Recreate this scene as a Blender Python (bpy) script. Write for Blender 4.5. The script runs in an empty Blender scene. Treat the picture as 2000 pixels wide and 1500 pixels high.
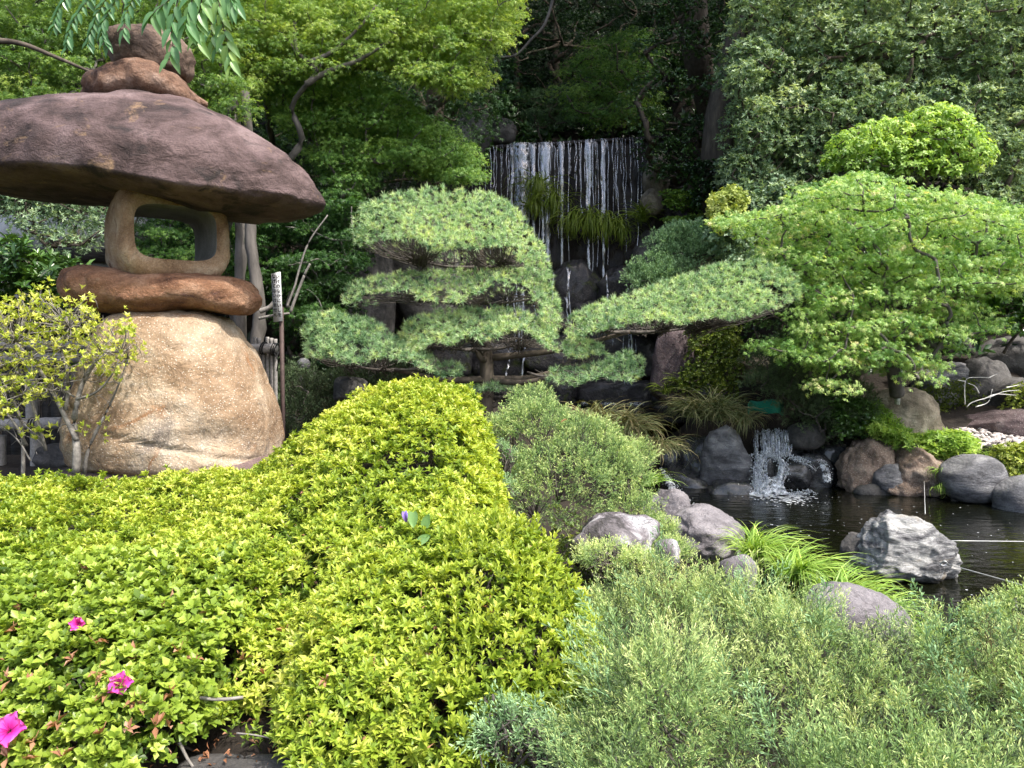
import bpy, bmesh, math, random
import numpy as np
from mathutils import Vector, Matrix
rng = np.random.default_rng(7)
random.seed(7)
PI = math.pi
SC = bpy.context.scene
COL = SC.collection

# ------------------------------------------------------------------ camera, sky, sun, exposure
F = 1455.0                     # focal length in photo pixels (photo is 2000 x 1500)
CAMZ = 1.6
PITCH = math.atan(70.0 / F)
cam_d = bpy.data.cameras.new('camera')
cam = bpy.data.objects.new('camera', cam_d); COL.objects.link(cam)
cam_d.sensor_width = 36.0; cam_d.lens = 36.0 * F / 2000.0
cam_d.clip_start = 0.05; cam_d.clip_end = 2000.0
cam.location = (0, 0, CAMZ); cam.rotation_euler = (PI / 2 - PITCH, 0, 0)
SC.camera = cam

SUN_EL, SUN_AZ = math.radians(58), math.radians(48)      # azimuth: degrees to the right of straight behind the camera
sun_dir = Vector((math.cos(SUN_EL) * math.sin(SUN_AZ), -math.cos(SUN_EL) * math.cos(SUN_AZ), math.sin(SUN_EL)))
world = bpy.data.worlds.new('World'); SC.world = world; world.use_nodes = True
wn = world.node_tree
sky = wn.nodes.new('ShaderNodeTexSky'); sky.sky_type = 'NISHITA'; sky.sun_disc = False
sky.sun_elevation = SUN_EL
sky.sun_rotation = math.atan2(sun_dir.x, sun_dir.y)
sky.air_density = 1.0; sky.dust_density = 4.0; sky.ozone_density = 1.0
wn.nodes['Background'].inputs['Strength'].default_value = 0.15
wn.links.new(sky.outputs['Color'], wn.nodes['Background'].inputs['Color'])
sun_l = bpy.data.lights.new('sun', 'SUN'); sun_l.energy = 2.7; sun_l.angle = math.radians(2.2); sun_l.color = (1.0, 0.95, 0.87)
sun_o = bpy.data.objects.new('sun', sun_l); COL.objects.link(sun_o)
sun_o.rotation_euler = sun_dir.to_track_quat('Z', 'Y').to_euler()
SC.view_settings.view_transform = 'Standard'; SC.view_settings.look = 'None'
SC.view_settings.exposure = 1.32; SC.view_settings.gamma = 1.0; SC.view_settings.use_curve_mapping = False
SC.cycles.use_denoising = True
SC.cycles.max_bounces = 7; SC.cycles.diffuse_bounces = 4; SC.cycles.glossy_bounces = 3
SC.cycles.transmission_bounces = 5; SC.cycles.transparent_max_bounces = 10
SC.cycles.sample_clamp_indirect = 6.0
SC.cycles.caustics_reflective = False; SC.cycles.caustics_refractive = False

# ------------------------------------------------------------------ helpers
def at(px, py, d):
    """world point seen at photo pixel (px, py) at ground distance d"""
    x = (px - 1000.0) / F; y = -(py - 750.0) / F
    cp, sp = math.cos(PITCH), math.sin(PITCH)
    dy = cp + y * sp; dz = -sp + y * cp
    s = d / dy
    return np.array([x * s, d, CAMZ + dz * s])

def frac_hash(ix, iy, iz, seed):
    h = (ix.astype(np.int64) * 374761393 + iy.astype(np.int64) * 668265263 + iz.astype(np.int64) * 2147483647 + seed * 974634777) & 0xffffffff
    h = (h ^ (h >> 13)) * 1274126177 & 0xffffffff
    h = (h ^ (h >> 16)) * 2246822519 & 0xffffffff
    h = h ^ (h >> 15)
    return (h & 0xffffff) / float(0xffffff)

def vnoise(P, seed=0):
    P = np.asarray(P, float)
    i = np.floor(P).astype(np.int64); f = P - i; u = f * f * (3 - 2 * f)
    r = 0
    for dx in (0, 1):
        for dy in (0, 1):
            for dz in (0, 1):
                w = (u[:, 0] if dx else 1 - u[:, 0]) * (u[:, 1] if dy else 1 - u[:, 1]) * (u[:, 2] if dz else 1 - u[:, 2])
                r = r + w * frac_hash(i[:, 0] + dx, i[:, 1] + dy, i[:, 2] + dz, seed)
    return r * 2 - 1

def fbm(P, oct=4, seed=0, gain=0.5):
    a, s, r = 1.0, 1.0, 0
    for k in range(oct):
        r = r + a * vnoise(np.asarray(P) * s + 17.3 * k, seed + k); a *= gain; s *= 2.03
    return r

def n2(x, y, s, seed=0, oct=3):
    x = np.asarray(x, float); sh = x.shape
    P = np.stack([x.ravel() * s, np.asarray(y, float).ravel() * s, np.zeros(x.size)], 1)
    return fbm(P, oct, seed).reshape(sh)

def sstep(a, b, x):
    t = np.clip((x - a) / (b - a), 0, 1); return t * t * (3 - 2 * t)

def mesh_np(name, V, Fc, mat, tint=None, smooth=False):
    V = np.asarray(V, np.float32); Fc = np.asarray(Fc, np.int32); k = Fc.shape[1]
    me = bpy.data.meshes.new(name)
    me.vertices.add(len(V)); me.vertices.foreach_set('co', V.ravel())
    me.loops.add(Fc.size); me.loops.foreach_set('vertex_index', Fc.ravel())
    me.polygons.add(len(Fc)); me.polygons.foreach_set('loop_start', np.arange(len(Fc), dtype=np.int32) * k)
    if smooth: me.polygons.foreach_set('use_smooth', np.ones(len(Fc), bool))
    if tint is not None:
        a = me.attributes.new('tint', 'FLOAT', 'POINT'); a.data.foreach_set('value', np.asarray(tint, np.float32))
    me.update(calc_edges=True)
    if mat: me.materials.append(mat)
    return me

def obj(name, me, parent=None, loc=None, kind=None, label=None):
    o = bpy.data.objects.new(name, me); COL.objects.link(o)
    if loc is not None: o.location = tuple(loc)
    if parent: o.parent = parent
    if kind: o['kind'] = kind
    if label: o['label'] = label
    return o

def tag(o, label, cat, group=None, kind=None):
    o['label'] = label; o['category'] = cat
    if group: o['group'] = group
    if kind: o['kind'] = kind
    return o

def thing(name, label, cat, loc=(0, 0, 0), group=None):
    o = bpy.data.objects.new(name, None); COL.objects.link(o); o.location = tuple(float(v) for v in loc)
    o.empty_display_size = 0.1
    return tag(o, label, cat, group)

def child(name, V, Fc, mat, parent, tint=None, smooth=False, kind=None, label=None):
    """mesh given in world space, stored relative to its (unrotated, unscaled) parent"""
    off = np.array(parent.location, float) if parent else 0
    if parent and parent.parent: off = off + np.array(parent.parent.location, float)
    return obj(name, mesh_np(name, np.asarray(V) - off, Fc, mat, tint, smooth), parent, None, kind, label)

def solo(name, V, Fc, mat, label, cat, group=None, tint=None, smooth=False, kind=None):
    V = np.asarray(V, float)
    c = np.array([(V[:, 0].min() + V[:, 0].max()) / 2, (V[:, 1].min() + V[:, 1].max()) / 2, V[:, 2].min()])
    o = obj(name, mesh_np(name, V - c, Fc, mat, tint, smooth), None, c)
    return tag(o, label, cat, group, kind)

def structure(name, V, Fc, mat, smooth=True, tint=None, kind='structure'):
    o = obj(name, mesh_np(name, V, Fc, mat, tint, smooth)); o['kind'] = kind
    return o

def grid_faces(n, m, wrap=False):
    """quads for n rows x m columns of vertices"""
    i, j = np.meshgrid(np.arange(n - 1), np.arange(m if wrap else m - 1), indexing='ij')
    i = i.ravel(); j = j.ravel(); j2 = (j + 1) % m
    return np.stack([i * m + j, i * m + j2, (i + 1) * m + j2, (i + 1) * m + j], 1)

def tris(Q):
    return np.concatenate([Q[:, [0, 1, 2]], Q[:, [0, 2, 3]]])

def skin(rings):
    """rings (S, K, 3) -> closed triangle skin"""
    R = np.asarray(rings); S, K, _ = R.shape
    V = R.reshape(-1, 3); Fq = tris(grid_faces(S, K, True))
    a, b = R[0].mean(0), R[-1].mean(0)
    V = np.vstack([V, a, b]); k = np.arange(K); k2 = (k + 1) % K
    F1 = np.stack([np.full(K, S * K), k2, k], 1)
    F2 = np.stack([np.full(K, S * K + 1), (S - 1) * K + k, (S - 1) * K + k2], 1)
    return V, np.concatenate([Fq, F1, F2])

def merge(parts):
    Vs, Fs, Ts, n = [], [], [], 0
    for p in parts:
        V, Fc = p[0], p[1]
        Vs.append(V); Fs.append(np.asarray(Fc) + n); n += len(V)
        if len(p) > 2: Ts.append(p[2])
    return np.concatenate(Vs), np.concatenate(Fs), (np.concatenate(Ts) if Ts else None)

def tube(path, rad, K=6):
    """tapered tube round a polyline; quads turned to triangles"""
    P = np.asarray(path, float); n = len(P)
    rad = np.interp(np.linspace(0, 1, n), np.linspace(0, 1, len(np.atleast_1d(rad))), np.atleast_1d(rad))
    T = np.gradient(P, axis=0); T /= np.linalg.norm(T, axis=1)[:, None] + 1e-9
    ref = np.where(np.abs(T[:, 2:3]) > 0.9, np.array([[1.0, 0, 0]]), np.array([[0, 0, 1.0]]))
    A = np.cross(T, ref); A /= np.linalg.norm(A, axis=1)[:, None] + 1e-9
    B = np.cross(T, A)
    th = np.linspace(0, 2 * PI, K, endpoint=False)
    R = P[:, None] + rad[:, None, None] * (np.cos(th)[None, :, None] * A[:, None] + np.sin(th)[None, :, None] * B[:, None])
    return skin(R)

def smooth_path(pts, n=12):
    P = np.asarray(pts, float)
    if len(P) < 3:
        t = np.linspace(0, 1, n)[:, None]; return P[0] * (1 - t) + P[-1] * t
    Q = np.vstack([2 * P[0] - P[1], P, 2 * P[-1] - P[-2]]); out = []
    per = max(2, n // (len(P) - 1))
    for i in range(1, len(Q) - 2):
        for t in np.linspace(0, 1, per, endpoint=False):
            a, b, c, d = Q[i - 1], Q[i], Q[i + 1], Q[i + 2]
            out.append(0.5 * ((2 * b) + (c - a) * t + (2 * a - 5 * b + 4 * c - d) * t * t + (3 * b - a - 3 * c + d) * t ** 3))
    out.append(P[-1]); return np.array(out)

def box(cx, cy, cz, sx, sy, sz, rot=0.0):
    v = np.array([[x, y, z] for x in (-1, 1) for y in (-1, 1) for z in (-1, 1)], float) * np.array([sx, sy, sz]) / 2
    c, s = math.cos(rot), math.sin(rot)
    v = v @ np.array([[c, s, 0], [-s, c, 0], [0, 0, 1]]) + np.array([cx, cy, cz])
    f = np.array([[0, 1, 3, 2], [4, 6, 7, 5], [0, 4, 5, 1], [2, 3, 7, 6], [0, 2, 6, 4], [1, 5, 7, 3]])
    return v, tris(f)

def frames(axis, spin=None):
    """rotation matrices whose local Z is the given axis, spun about it"""
    Z = np.asarray(axis, float); Z = Z / (np.linalg.norm(Z, axis=1)[:, None] + 1e-9)
    ref = np.where(np.abs(Z[:, 2:3]) > 0.95, np.array([[1.0, 0, 0]]), np.array([[0, 0, 1.0]]))
    X = np.cross(ref, Z); X /= np.linalg.norm(X, axis=1)[:, None] + 1e-9
    Y = np.cross(Z, X)
    if spin is None: spin = rng.uniform(0, 2 * PI, len(Z))
    c, s = np.cos(spin)[:, None], np.sin(spin)[:, None]
    return np.stack([X * c + Y * s, -X * s + Y * c, Z], 2)

def scatter(tmpls, pos, R, scale, tint):
    """copies of small triangle templates -> one vertex / face / tint array"""
    pos = np.asarray(pos); N = len(pos)
    scale = np.broadcast_to(scale, (N,)); tint = np.broadcast_to(tint, (N,))
    which = rng.integers(0, len(tmpls), N); out = []
    for k, t in enumerate(tmpls):
        idx = np.where(which == k)[0]
        if not len(idx): continue
        tv, tf = t[0], t[1]; tt = t[2] if len(t) > 2 else np.zeros(len(tv))
        V = np.einsum('nij,vj->nvi', R[idx], tv) * scale[idx, None, None] + pos[idx, None]
        Fc = tf[None] + (np.arange(len(idx)) * len(tv))[:, None, None]
        T = np.clip(tint[idx, None] + tt[None], 0, 1)
        out.append((V.reshape(-1, 3), Fc.reshape(-1, 3), T.ravel()))
    return merge(out)

def rand_dirs(n):
    v = rng.normal(size=(n, 3)); return v / np.linalg.norm(v, axis=1)[:, None]

def rotm(ax, a):
    return np.array(Matrix.Rotation(a, 3, ax))

# ------------------------------------------------------------------ leaf templates (unit = metres)
def leaf(L=0.03, W=0.012, fold=0.25, droop=0.15, belly=0.5):
    """folded leaf lying along +X, 4 triangles"""
    V = np.array([[0, 0, 0], [L * belly, W / 2, W * fold], [L * belly, -W / 2, W * fold], [L, 0, -L * droop], [L * belly, 0, 0]])
    return V, np.array([[0, 4, 1], [0, 2, 4], [4, 3, 1], [4, 2, 3]])

def leaf2(L=0.03, W=0.012, fold=0.3, droop=0.12, belly=0.5):
    """folded leaf of 2 triangles for plants farther off"""
    V = np.array([[0, 0, 0], [L * belly, W / 2, W * fold], [L * belly, -W / 2, W * fold], [L, 0, -L * droop]])
    return V, np.array([[0, 3, 1], [0, 2, 3]])

def leaf_wide(L=0.03, W=0.018, fold=0.2, droop=0.1):
    return leaf(L, W, fold, droop, .55)

def leaf_round(L=0.03, W=0.018, fold=0.2, droop=0.1):
    """broader leaf, 8 triangles"""
    V = np.array([[0, 0, 0], [L * .3, W * .42, W * fold], [L * .3, -W * .42, W * fold], [L * .7, W * .42, W * fold], [L * .7, -W * .42, W * fold], [L, 0, -L * droop], [L * .3, 0, 0], [L * .7, 0, -L * droop * .3]])
    return V, np.array([[0, 6, 1], [0, 2, 6], [6, 7, 3], [6, 3, 1], [2, 4, 7], [2, 7, 6], [7, 5, 3], [7, 4, 5]])

def rosette(n=6, leaf_fn=leaf, L=0.03, W=0.012, elev=(25, 65), seed=0, stem=0.0):
    r = np.random.default_rng(seed); parts = []
    for k in range(n):
        l = L * r.uniform(.7, 1.1); V, Fc = leaf_fn(l, W * r.uniform(.85, 1.15))
        e = math.radians(r.uniform(*elev)); a = 2 * PI * k / n + r.uniform(-.35, .35)
        M = rotm('Z', a) @ rotm('Y', -e) @ rotm('X', r.uniform(-.3, .3))
        V = V @ M.T; V[:, 2] += r.uniform(0, stem)
        parts.append((V, Fc, np.full(len(V), r.uniform(-.13, .13) + (e - .8) * .15)))
    return merge(parts)

def maple_leaf(S=0.05, lobes=7, seed=0):
    r = np.random.default_rng(seed); V = [[0, 0, 0]]; Fc = []
    angs = np.radians(np.linspace(-125, 125, lobes)); lens = 1 - .42 * np.abs(np.linspace(-1, 1, lobes)) ** 1.6
    for a, l in zip(angs, lens):
        a += r.uniform(-.06, .06); l *= S * .62
        w = .72
        k = len(V)
        V += [[math.cos(a - w) * S * .13, math.sin(a - w) * S * .13, .003], [math.cos(a + w) * S * .13, math.sin(a + w) * S * .13, .003], [math.cos(a) * l, math.sin(a) * l, -l * .22]]
        Fc += [[k, k + 2, k + 1]]
    return np.array(V, float), np.array(Fc), np.zeros(len(V))

def maple_spray(S=0.05, n=5, spread=.09, seed=0, lobes=5):
    """a few maple leaves on one twig tip, roughly in one plane, tips hanging"""
    r = np.random.default_rng(seed); parts = []
    for k in range(n):
        V, Fc, T = maple_leaf(S * r.uniform(.75, 1.15), lobes, seed * 7 + k)
        M = rotm('Z', r.uniform(0, 2 * PI)) @ rotm('Y', math.radians(r.uniform(5, 45))) @ rotm('X', r.uniform(-.3, .3))
        V = V @ M.T + np.array([r.uniform(-1, 1) * spread, r.uniform(-1, 1) * spread, r.uniform(-.25, .25) * spread])
        parts.append((V, Fc, T + r.uniform(-.12, .12)))
    return merge(parts)

def needle_tuft(L=0.05, n=34, w=0.0028, cone=75, seed=0):
    r = np.random.default_rng(seed); V = []; Fc = []; T = []
    for k in range(n):
        th = math.radians(cone) * math.sqrt(r.uniform(.02, 1)); a = r.uniform(0, 2 * PI); l = L * r.uniform(.75, 1.1)
        d = np.array([math.sin(th) * math.cos(a), math.sin(th) * math.sin(a), math.cos(th)])
        s = np.cross(d, rand_like(r)); s /= np.linalg.norm(s) + 1e-9
        b = np.array([0, 0, r.uniform(-.35, .15) * L])
        j = len(V); V += [b - s * w, b + s * w, b + d * l + np.array([0, 0, .1 * l])]; Fc.append([j, j + 1, j + 2])
        u = r.uniform(-.12, .12); T += [u - .12, u - .12, u + .1]
    return np.array(V), np.array(Fc), np.array(T)

def rand_like(r):
    v = r.normal(size=3); return v / np.linalg.norm(v)

def juniper_spray(L=0.16, side=12, sub=5, seed=0, w=0.0011, stub=.011):
    """juniper plume growing along +Z: thin side shoots set with short blunt scale-covered twiglets; pale tips"""
    r = np.random.default_rng(seed); V = []; Fc = []; T = []
    def kite(p, d, l, wd, t, belly):
        s = np.cross(d, rand_like(r)); s /= np.linalg.norm(s) + 1e-9
        j = len(V); m = p + d * l * belly
        V.extend([p, m + s * wd, m - s * wd, p + d * l]); Fc.extend([[j, j + 1, j + 2], [j + 1, j + 3, j + 2]])
        T.extend([t - .22, t, t, t + .15])
    kite(np.zeros(3), np.array([0, 0, 1.]), L * .96, w * 1.3, -.15, .4)
    for k in range(side):
        f = (k + .5) / side; z = L * (.12 + .84 * f)
        a = k * 2.4 + r.uniform(-.5, .5); el = math.radians(r.uniform(30, 55) * (1.15 - .5 * f))
        d = np.array([math.cos(a) * math.sin(el), math.sin(a) * math.sin(el), math.cos(el)])
        l = L * (.34 - .17 * f) * r.uniform(.75, 1.25); p = np.array([0, 0, z]); t = (f - .5) * .15 + r.uniform(-.08, .08)
        kite(p, d, l, w * .8, t - .1, .4)
        for m in range(sub):
            g = .25 + .8 * (m + .5) / sub; dd = d + rand_like(r) * .8 + np.array([0, 0, .25]); dd /= np.linalg.norm(dd)
            kite(p + d * l * g, dd, stub * r.uniform(.7, 1.5), w * 1.5, t + .02 + .16 * g, .62)
    return np.array(V), np.array(Fc), np.array(T)

# ------------------------------------------------------------------ materials
def new_mat(name):
    m = bpy.data.materials.new(name); m.use_nodes = True
    nt = m.node_tree; return m, nt, nt.nodes, nt.links, nt.nodes['Principled BSDF']

def ramp(nodes, stops):
    r = nodes.new('ShaderNodeValToRGB'); e = r.color_ramp.elements
    while len(e) < len(stops): e.new(0.5)
    for k, (p, c) in enumerate(stops):
        e[k].position = p; e[k].color = (*c, 1)
    return r

def noise_node(nodes, links, scale, detail=6, rough=.6, vec=None, dist=0.0):
    n = nodes.new('ShaderNodeTexNoise'); n.inputs['Scale'].default_value = scale
    n.inputs['Detail'].default_value = detail; n.inputs['Roughness'].default_value = rough; n.inputs['Distortion'].default_value = dist
    if vec is not None: links.new(vec, n.inputs['Vector'])
    return n

def leaf_mat(name, stops, rough=.45, trans=.35, spec=.4, tcol=1.35, vary=.18):
    m, nt, N, L, b = new_mat(name)
    at_ = N.new('ShaderNodeAttribute'); at_.attribute_name = 'tint'
    geo = N.new('ShaderNodeNewGeometry')
    nz = noise_node(N, L, 2.3, 3, .6, geo.outputs['Position'])
    ma = N.new('ShaderNodeMath'); ma.operation = 'MULTIPLY_ADD'; ma.inputs[1].default_value = vary * 2; ma.inputs[2].default_value = -vary
    L.new(nz.outputs['Fac'], ma.inputs[0])
    ad = N.new('ShaderNodeMath'); ad.operation = 'ADD'; L.new(at_.outputs['Fac'], ad.inputs[0]); L.new(ma.outputs[0], ad.inputs[1])
    r = ramp(N, stops); L.new(ad.outputs[0], r.inputs['Fac'])
    L.new(r.outputs['Color'], b.inputs['Base Color'])
    b.inputs['Roughness'].default_value = rough; b.inputs['Specular IOR Level'].default_value = spec
    tr = N.new('ShaderNodeBsdfTranslucent')
    mul = N.new('ShaderNodeMix'); mul.data_type = 'RGBA'; mul.blend_type = 'MULTIPLY'; mul.inputs['Factor'].default_value = 1
    L.new(r.outputs['Color'], mul.inputs['A']); mul.inputs['B'].default_value = (tcol, tcol * .95, tcol * .45, 1)
    L.new(mul.outputs['Result'], tr.inputs['Color'])
    mx = N.new('ShaderNodeMixShader'); mx.inputs['Fac'].default_value = trans
    L.new(b.outputs[0], mx.inputs[1]); L.new(tr.outputs[0], mx.inputs[2])
    L.new(mx.outputs[0], N['Material Output'].inputs['Surface'])
    return m

def rock_mat(name, cols, scale=3.0, grain=60.0, speck=None, speck_amt=.0, bump=.5, rough=.85, stretch=None, patches=None, moss=None, moss_z=None, wet=0.0, crack=0.0, spec=.3):
    """cols: ramp stops for the large colour variation; speck: colour of fine light grains; patches: (colour, threshold, scale)"""
    m, nt, N, L, b = new_mat(name)
    tc = N.new('ShaderNodeTexCoord'); mp = N.new('ShaderNodeMapping'); L.new(tc.outputs['Object'], mp.inputs['Vector'])
    if stretch:
        mp.inputs['Scale'].default_value = stretch[:3]; mp.inputs['Rotation'].default_value = stretch[3:]
    v = mp.outputs['Vector']
    big = noise_node(N, L, scale, 8, .62, v, .4); r = ramp(N, cols); L.new(big.outputs['Fac'], r.inputs['Fac'])
    cur = r.outputs['Color']
    def mix(fac, col, blend='MIX'):
        nonlocal cur
        x = N.new('ShaderNodeMix'); x.data_type = 'RGBA'; x.blend_type = blend
        if hasattr(fac, 'links') or hasattr(fac, 'is_linked'): L.new(fac, x.inputs['Factor'])
        else: x.inputs['Factor'].default_value = fac
        L.new(cur, x.inputs['A'])
        if isinstance(col, tuple): x.inputs['B'].default_value = (*col, 1)
        else: L.new(col, x.inputs['B'])
        cur = x.outputs['Result']
    for (pc, th, ps) in (patches or []):
        pn = noise_node(N, L, ps, 7, .65, v, .8); pr = ramp(N, [(th, (0, 0, 0)), (min(th + .1, 1), (1, 1, 1))]); L.new(pn.outputs['Fac'], pr.inputs['Fac'])
        mix(pr.outputs['Color'], pc)
    fine = noise_node(N, L, grain, 5, .7, tc.outputs['Object'])
    fr = ramp(N, [(.3, (.62, .62, .62)), (.7, (1.3, 1.3, 1.3))]); L.new(fine.outputs['Fac'], fr.inputs['Fac'])
    mix(.75, fr.outputs['Color'], 'MULTIPLY')
    if speck:
        vo = N.new('ShaderNodeTexVoronoi'); vo.inputs['Scale'].default_value = grain * 1.3; L.new(tc.outputs['Object'], vo.inputs['Vector'])
        sr = ramp(N, [(0.0, (1, 1, 1)), (speck_amt, (0, 0, 0))]); L.new(vo.outputs['Distance'], sr.inputs['Fac'])
        mix(sr.outputs['Color'], speck)
    if moss:
        geo = N.new('ShaderNodeNewGeometry'); sx = N.new('ShaderNodeSeparateXYZ')
        L.new(tc.outputs['Object'], sx.inputs[0])
        mn = noise_node(N, L, 7, 6, .7, v); am = N.new('ShaderNodeMath'); am.operation = 'MULTIPLY_ADD'; am.inputs[1].default_value = .35
        L.new(mn.outputs['Fac'], am.inputs[0]); L.new(sx.outputs['Z'], am.inputs[2])
        mr = ramp(N, [(0, (1, 1, 1)), (1, (0, 0, 0))]); mr.color_ramp.elements[0].position = moss_z + .12; mr.color_ramp.elements[1].position = moss_z + .2
        L.new(am.outputs[0], mr.inputs['Fac']); mix(mr.outputs['Color'], moss)
    L.new(cur, b.inputs['Base Color'])
    b.inputs['Roughness'].default_value = rough; b.inputs['Specular IOR Level'].default_value = spec
    if wet: b.inputs['Coat Weight'].default_value = wet; b.inputs['Coat Roughness'].default_value = .12
    mid = noise_node(N, L, scale * 4, 8, .68, v, .5)
    bm1 = N.new('ShaderNodeBump'); bm1.inputs['Strength'].default_value = bump; bm1.inputs['Distance'].default_value = .05
    L.new(mid.outputs['Fac'], bm1.inputs['Height'])
    bm2 = N.new('ShaderNodeBump'); bm2.inputs['Strength'].default_value = bump * .8; bm2.inputs['Distance'].default_value = .008
    L.new(fine.outputs['Fac'], bm2.inputs['Height']); L.new(bm1.outputs['Normal'], bm2.inputs['Normal'])
    last = bm2
    if crack:
        wv = noise_node(N, L, scale * 1.1, 3, .5, v, 1.8); cr = ramp(N, [(.485, (1, 1, 1)), (.5, (0, 0, 0)), (.515, (1, 1, 1))]); L.new(wv.outputs['Fac'], cr.inputs['Fac'])
        bm3 = N.new('ShaderNodeBump'); bm3.inputs['Strength'].default_value = crack; bm3.inputs['Distance'].default_value = .03
        L.new(cr.outputs['Color'], bm3.inputs['Height']); L.new(last.outputs['Normal'], bm3.inputs['Normal']); last = bm3
    L.new(last.outputs['Normal'], b.inputs['Normal'])
    return m

def plain_mat(name, col, rough=.7, metal=0.0, var=.25, scale=20, bump=.2, spec=.4, stretch=None):
    m, nt, N, L, b = new_mat(name)
    tc = N.new('ShaderNodeTexCoord'); v = tc.outputs['Object']
    if stretch:
        mp = N.new('ShaderNodeMapping'); mp.inputs['Scale'].default_value = stretch; L.new(v, mp.inputs['Vector']); v = mp.outputs['Vector']
    n = noise_node(N, L, scale, 6, .65, v)
    lo = tuple(c * (1 - var) for c in col); hi = tuple(min(1, c * (1 + var)) for c in col)
    r = ramp(N, [(.3, lo), (.7, hi)]); L.new(n.outputs['Fac'], r.inputs['Fac']); L.new(r.outputs['Color'], b.inputs['Base Color'])
    b.inputs['Roughness'].default_value = rough; b.inputs['Metallic'].default_value = metal; b.inputs['Specular IOR Level'].default_value = spec
    bm = N.new('ShaderNodeBump'); bm.inputs['Strength'].default_value = bump; bm.inputs['Distance'].default_value = .01
    L.new(n.outputs['Fac'], bm.inputs['Height']); L.new(bm.outputs['Normal'], b.inputs['Normal'])
    return m

M = {}
M['azalea'] = leaf_mat('azalea_leaf', [(0, (.035, .075, .012)), (.25, (.10, .17, .016)), (.45, (.20, .30, .030)), (.65, (.34, .44, .050)), (.85, (.49, .56, .085)), (1, (.64, .66, .18))], .42, .36, .35)
M['azalea_r'] = leaf_mat('flowering_azalea_leaf', [(0, (.04, .085, .012)), (.3, (.12, .20, .025)), (.6, (.27, .38, .045)), (1, (.48, .57, .11))], .4, .34, .4)
M['dry'] = leaf_mat('withered_petal', [(0, (.22, .09, .04)), (.5, (.42, .22, .13)), (1, (.6, .36, .26))], .7, .3, .2)
M['twig'] = plain_mat('grey_twig_bark', (.095, .082, .072), .9, 0, .5, 40, .4)
M['stem_l'] = plain_mat('pale_lichen_bark', (.20, .185, .165), .9, 0, .5, 30, .4)
M['bark'] = plain_mat('tree_bark', (.085, .07, .055), .95, 0, .5, 14, .7, .2, (1, 1, .25))
M['bark_g'] = plain_mat('grey_tree_bark', (.11, .10, .09), .95, 0, .45, 12, .6, .2, (1, 1, .3))
M['juniper'] = leaf_mat('juniper_scale', [(0, (.15, .09, .05)), (.12, (.035, .055, .028)), (.35, (.085, .155, .06)), (.58, (.235, .37, .135)), (.8, (.48, .61, .23)), (1, (.74, .80, .36))], .6, .28, .25, 1.2)
M['juniper_b'] = leaf_mat('blue_green_juniper', [(0, (.05, .09, .04)), (.3, (.11, .20, .09)), (.6, (.26, .43, .21)), (1, (.46, .64, .34))], .6, .22, .25, 1.2)
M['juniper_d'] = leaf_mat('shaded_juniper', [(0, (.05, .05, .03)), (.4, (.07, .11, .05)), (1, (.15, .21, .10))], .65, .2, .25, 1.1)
M['pine'] = leaf_mat('pine_needle', [(0, (.03, .07, .04)), (.25, (.12, .24, .12)), (.5, (.32, .50, .27)), (.75, (.54, .70, .38)), (1, (.70, .78, .36))], .5, .3, .35, 1.15)
M['maple_y'] = leaf_mat('sunlit_maple_leaf', [(0, (.035, .09, .02)), (.4, (.12, .23, .045)), (.7, (.25, .38, .07)), (1, (.44, .54, .12))], .45, .45, .35)
M['maple_g'] = leaf_mat('green_maple_leaf', [(0, (.02, .06, .018)), (.4, (.07, .17, .035)), (.7, (.15, .29, .06)), (1, (.28, .43, .09))], .45, .42, .35)
M['maple_r'] = leaf_mat('fresh_maple_leaf', [(0, (.035, .10, .02)), (.35, (.13, .28, .06)), (.65, (.32, .50, .14)), (.9, (.54, .66, .24)), (1, (.68, .62, .34))], .42, .42, .4)
M['maple_d'] = leaf_mat('shade_darkened_maple_leaf', [(0, (.006, .016, .008)), (.5, (.016, .045, .018)), (1, (.045, .10, .03))], .5, .3, .25)  # maple leaf darkened, shade of the ravine put into the colour
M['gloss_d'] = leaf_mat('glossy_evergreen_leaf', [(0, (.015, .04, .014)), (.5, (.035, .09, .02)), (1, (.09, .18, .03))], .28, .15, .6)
M['osm'] = leaf_mat('grey_green_evergreen_leaf', [(0, (.03, .06, .034)), (.35, (.11, .195, .10)), (.65, (.25, .36, .20)), (1, (.44, .54, .31))], .42, .3, .4)
M['lime'] = leaf_mat('lime_shrub_leaf', [(0, (.07, .15, .03)), (.4, (.24, .40, .07)), (.75, (.44, .60, .14)), (1, (.62, .74, .22))], .42, .42, .35)
M['yellow'] = leaf_mat('yellow_green_leaf', [(0, (.12, .18, .03)), (.5, (.34, .42, .08)), (1, (.60, .62, .20))], .4, .3, .4)
M['near'] = leaf_mat('large_glossy_leaf', [(0, (.03, .10, .035)), (.4, (.13, .29, .12)), (.7, (.30, .48, .17)), (1, (.50, .64, .10))], .32, .4, .5)
M['ivy'] = leaf_mat('ivy_leaf', [(0, (.03, .06, .01)), (.5, (.10, .15, .02)), (1, (.26, .32, .04))], .45, .3, .35)
M['grass_b'] = leaf_mat('dry_sedge_blade', [(0, (.06, .09, .03)), (.4, (.14, .19, .07)), (.7, (.30, .30, .14)), (1, (.45, .32, .18))], .5, .25, .35, 1.1)
M['grass_g'] = leaf_mat('fresh_grass_blade', [(0, (.06, .14, .02)), (.5, (.20, .36, .05)), (1, (.46, .60, .14))], .45, .35, .35)
M['grass_w'] = leaf_mat('wall_grass_blade', [(0, (.04, .08, .01)), (.5, (.13, .20, .02)), (1, (.30, .38, .06))], .4, .3, .4)
M['moss'] = plain_mat('moss', (.055, .085, .015), .95, 0, .5, 60, .8)
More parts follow.
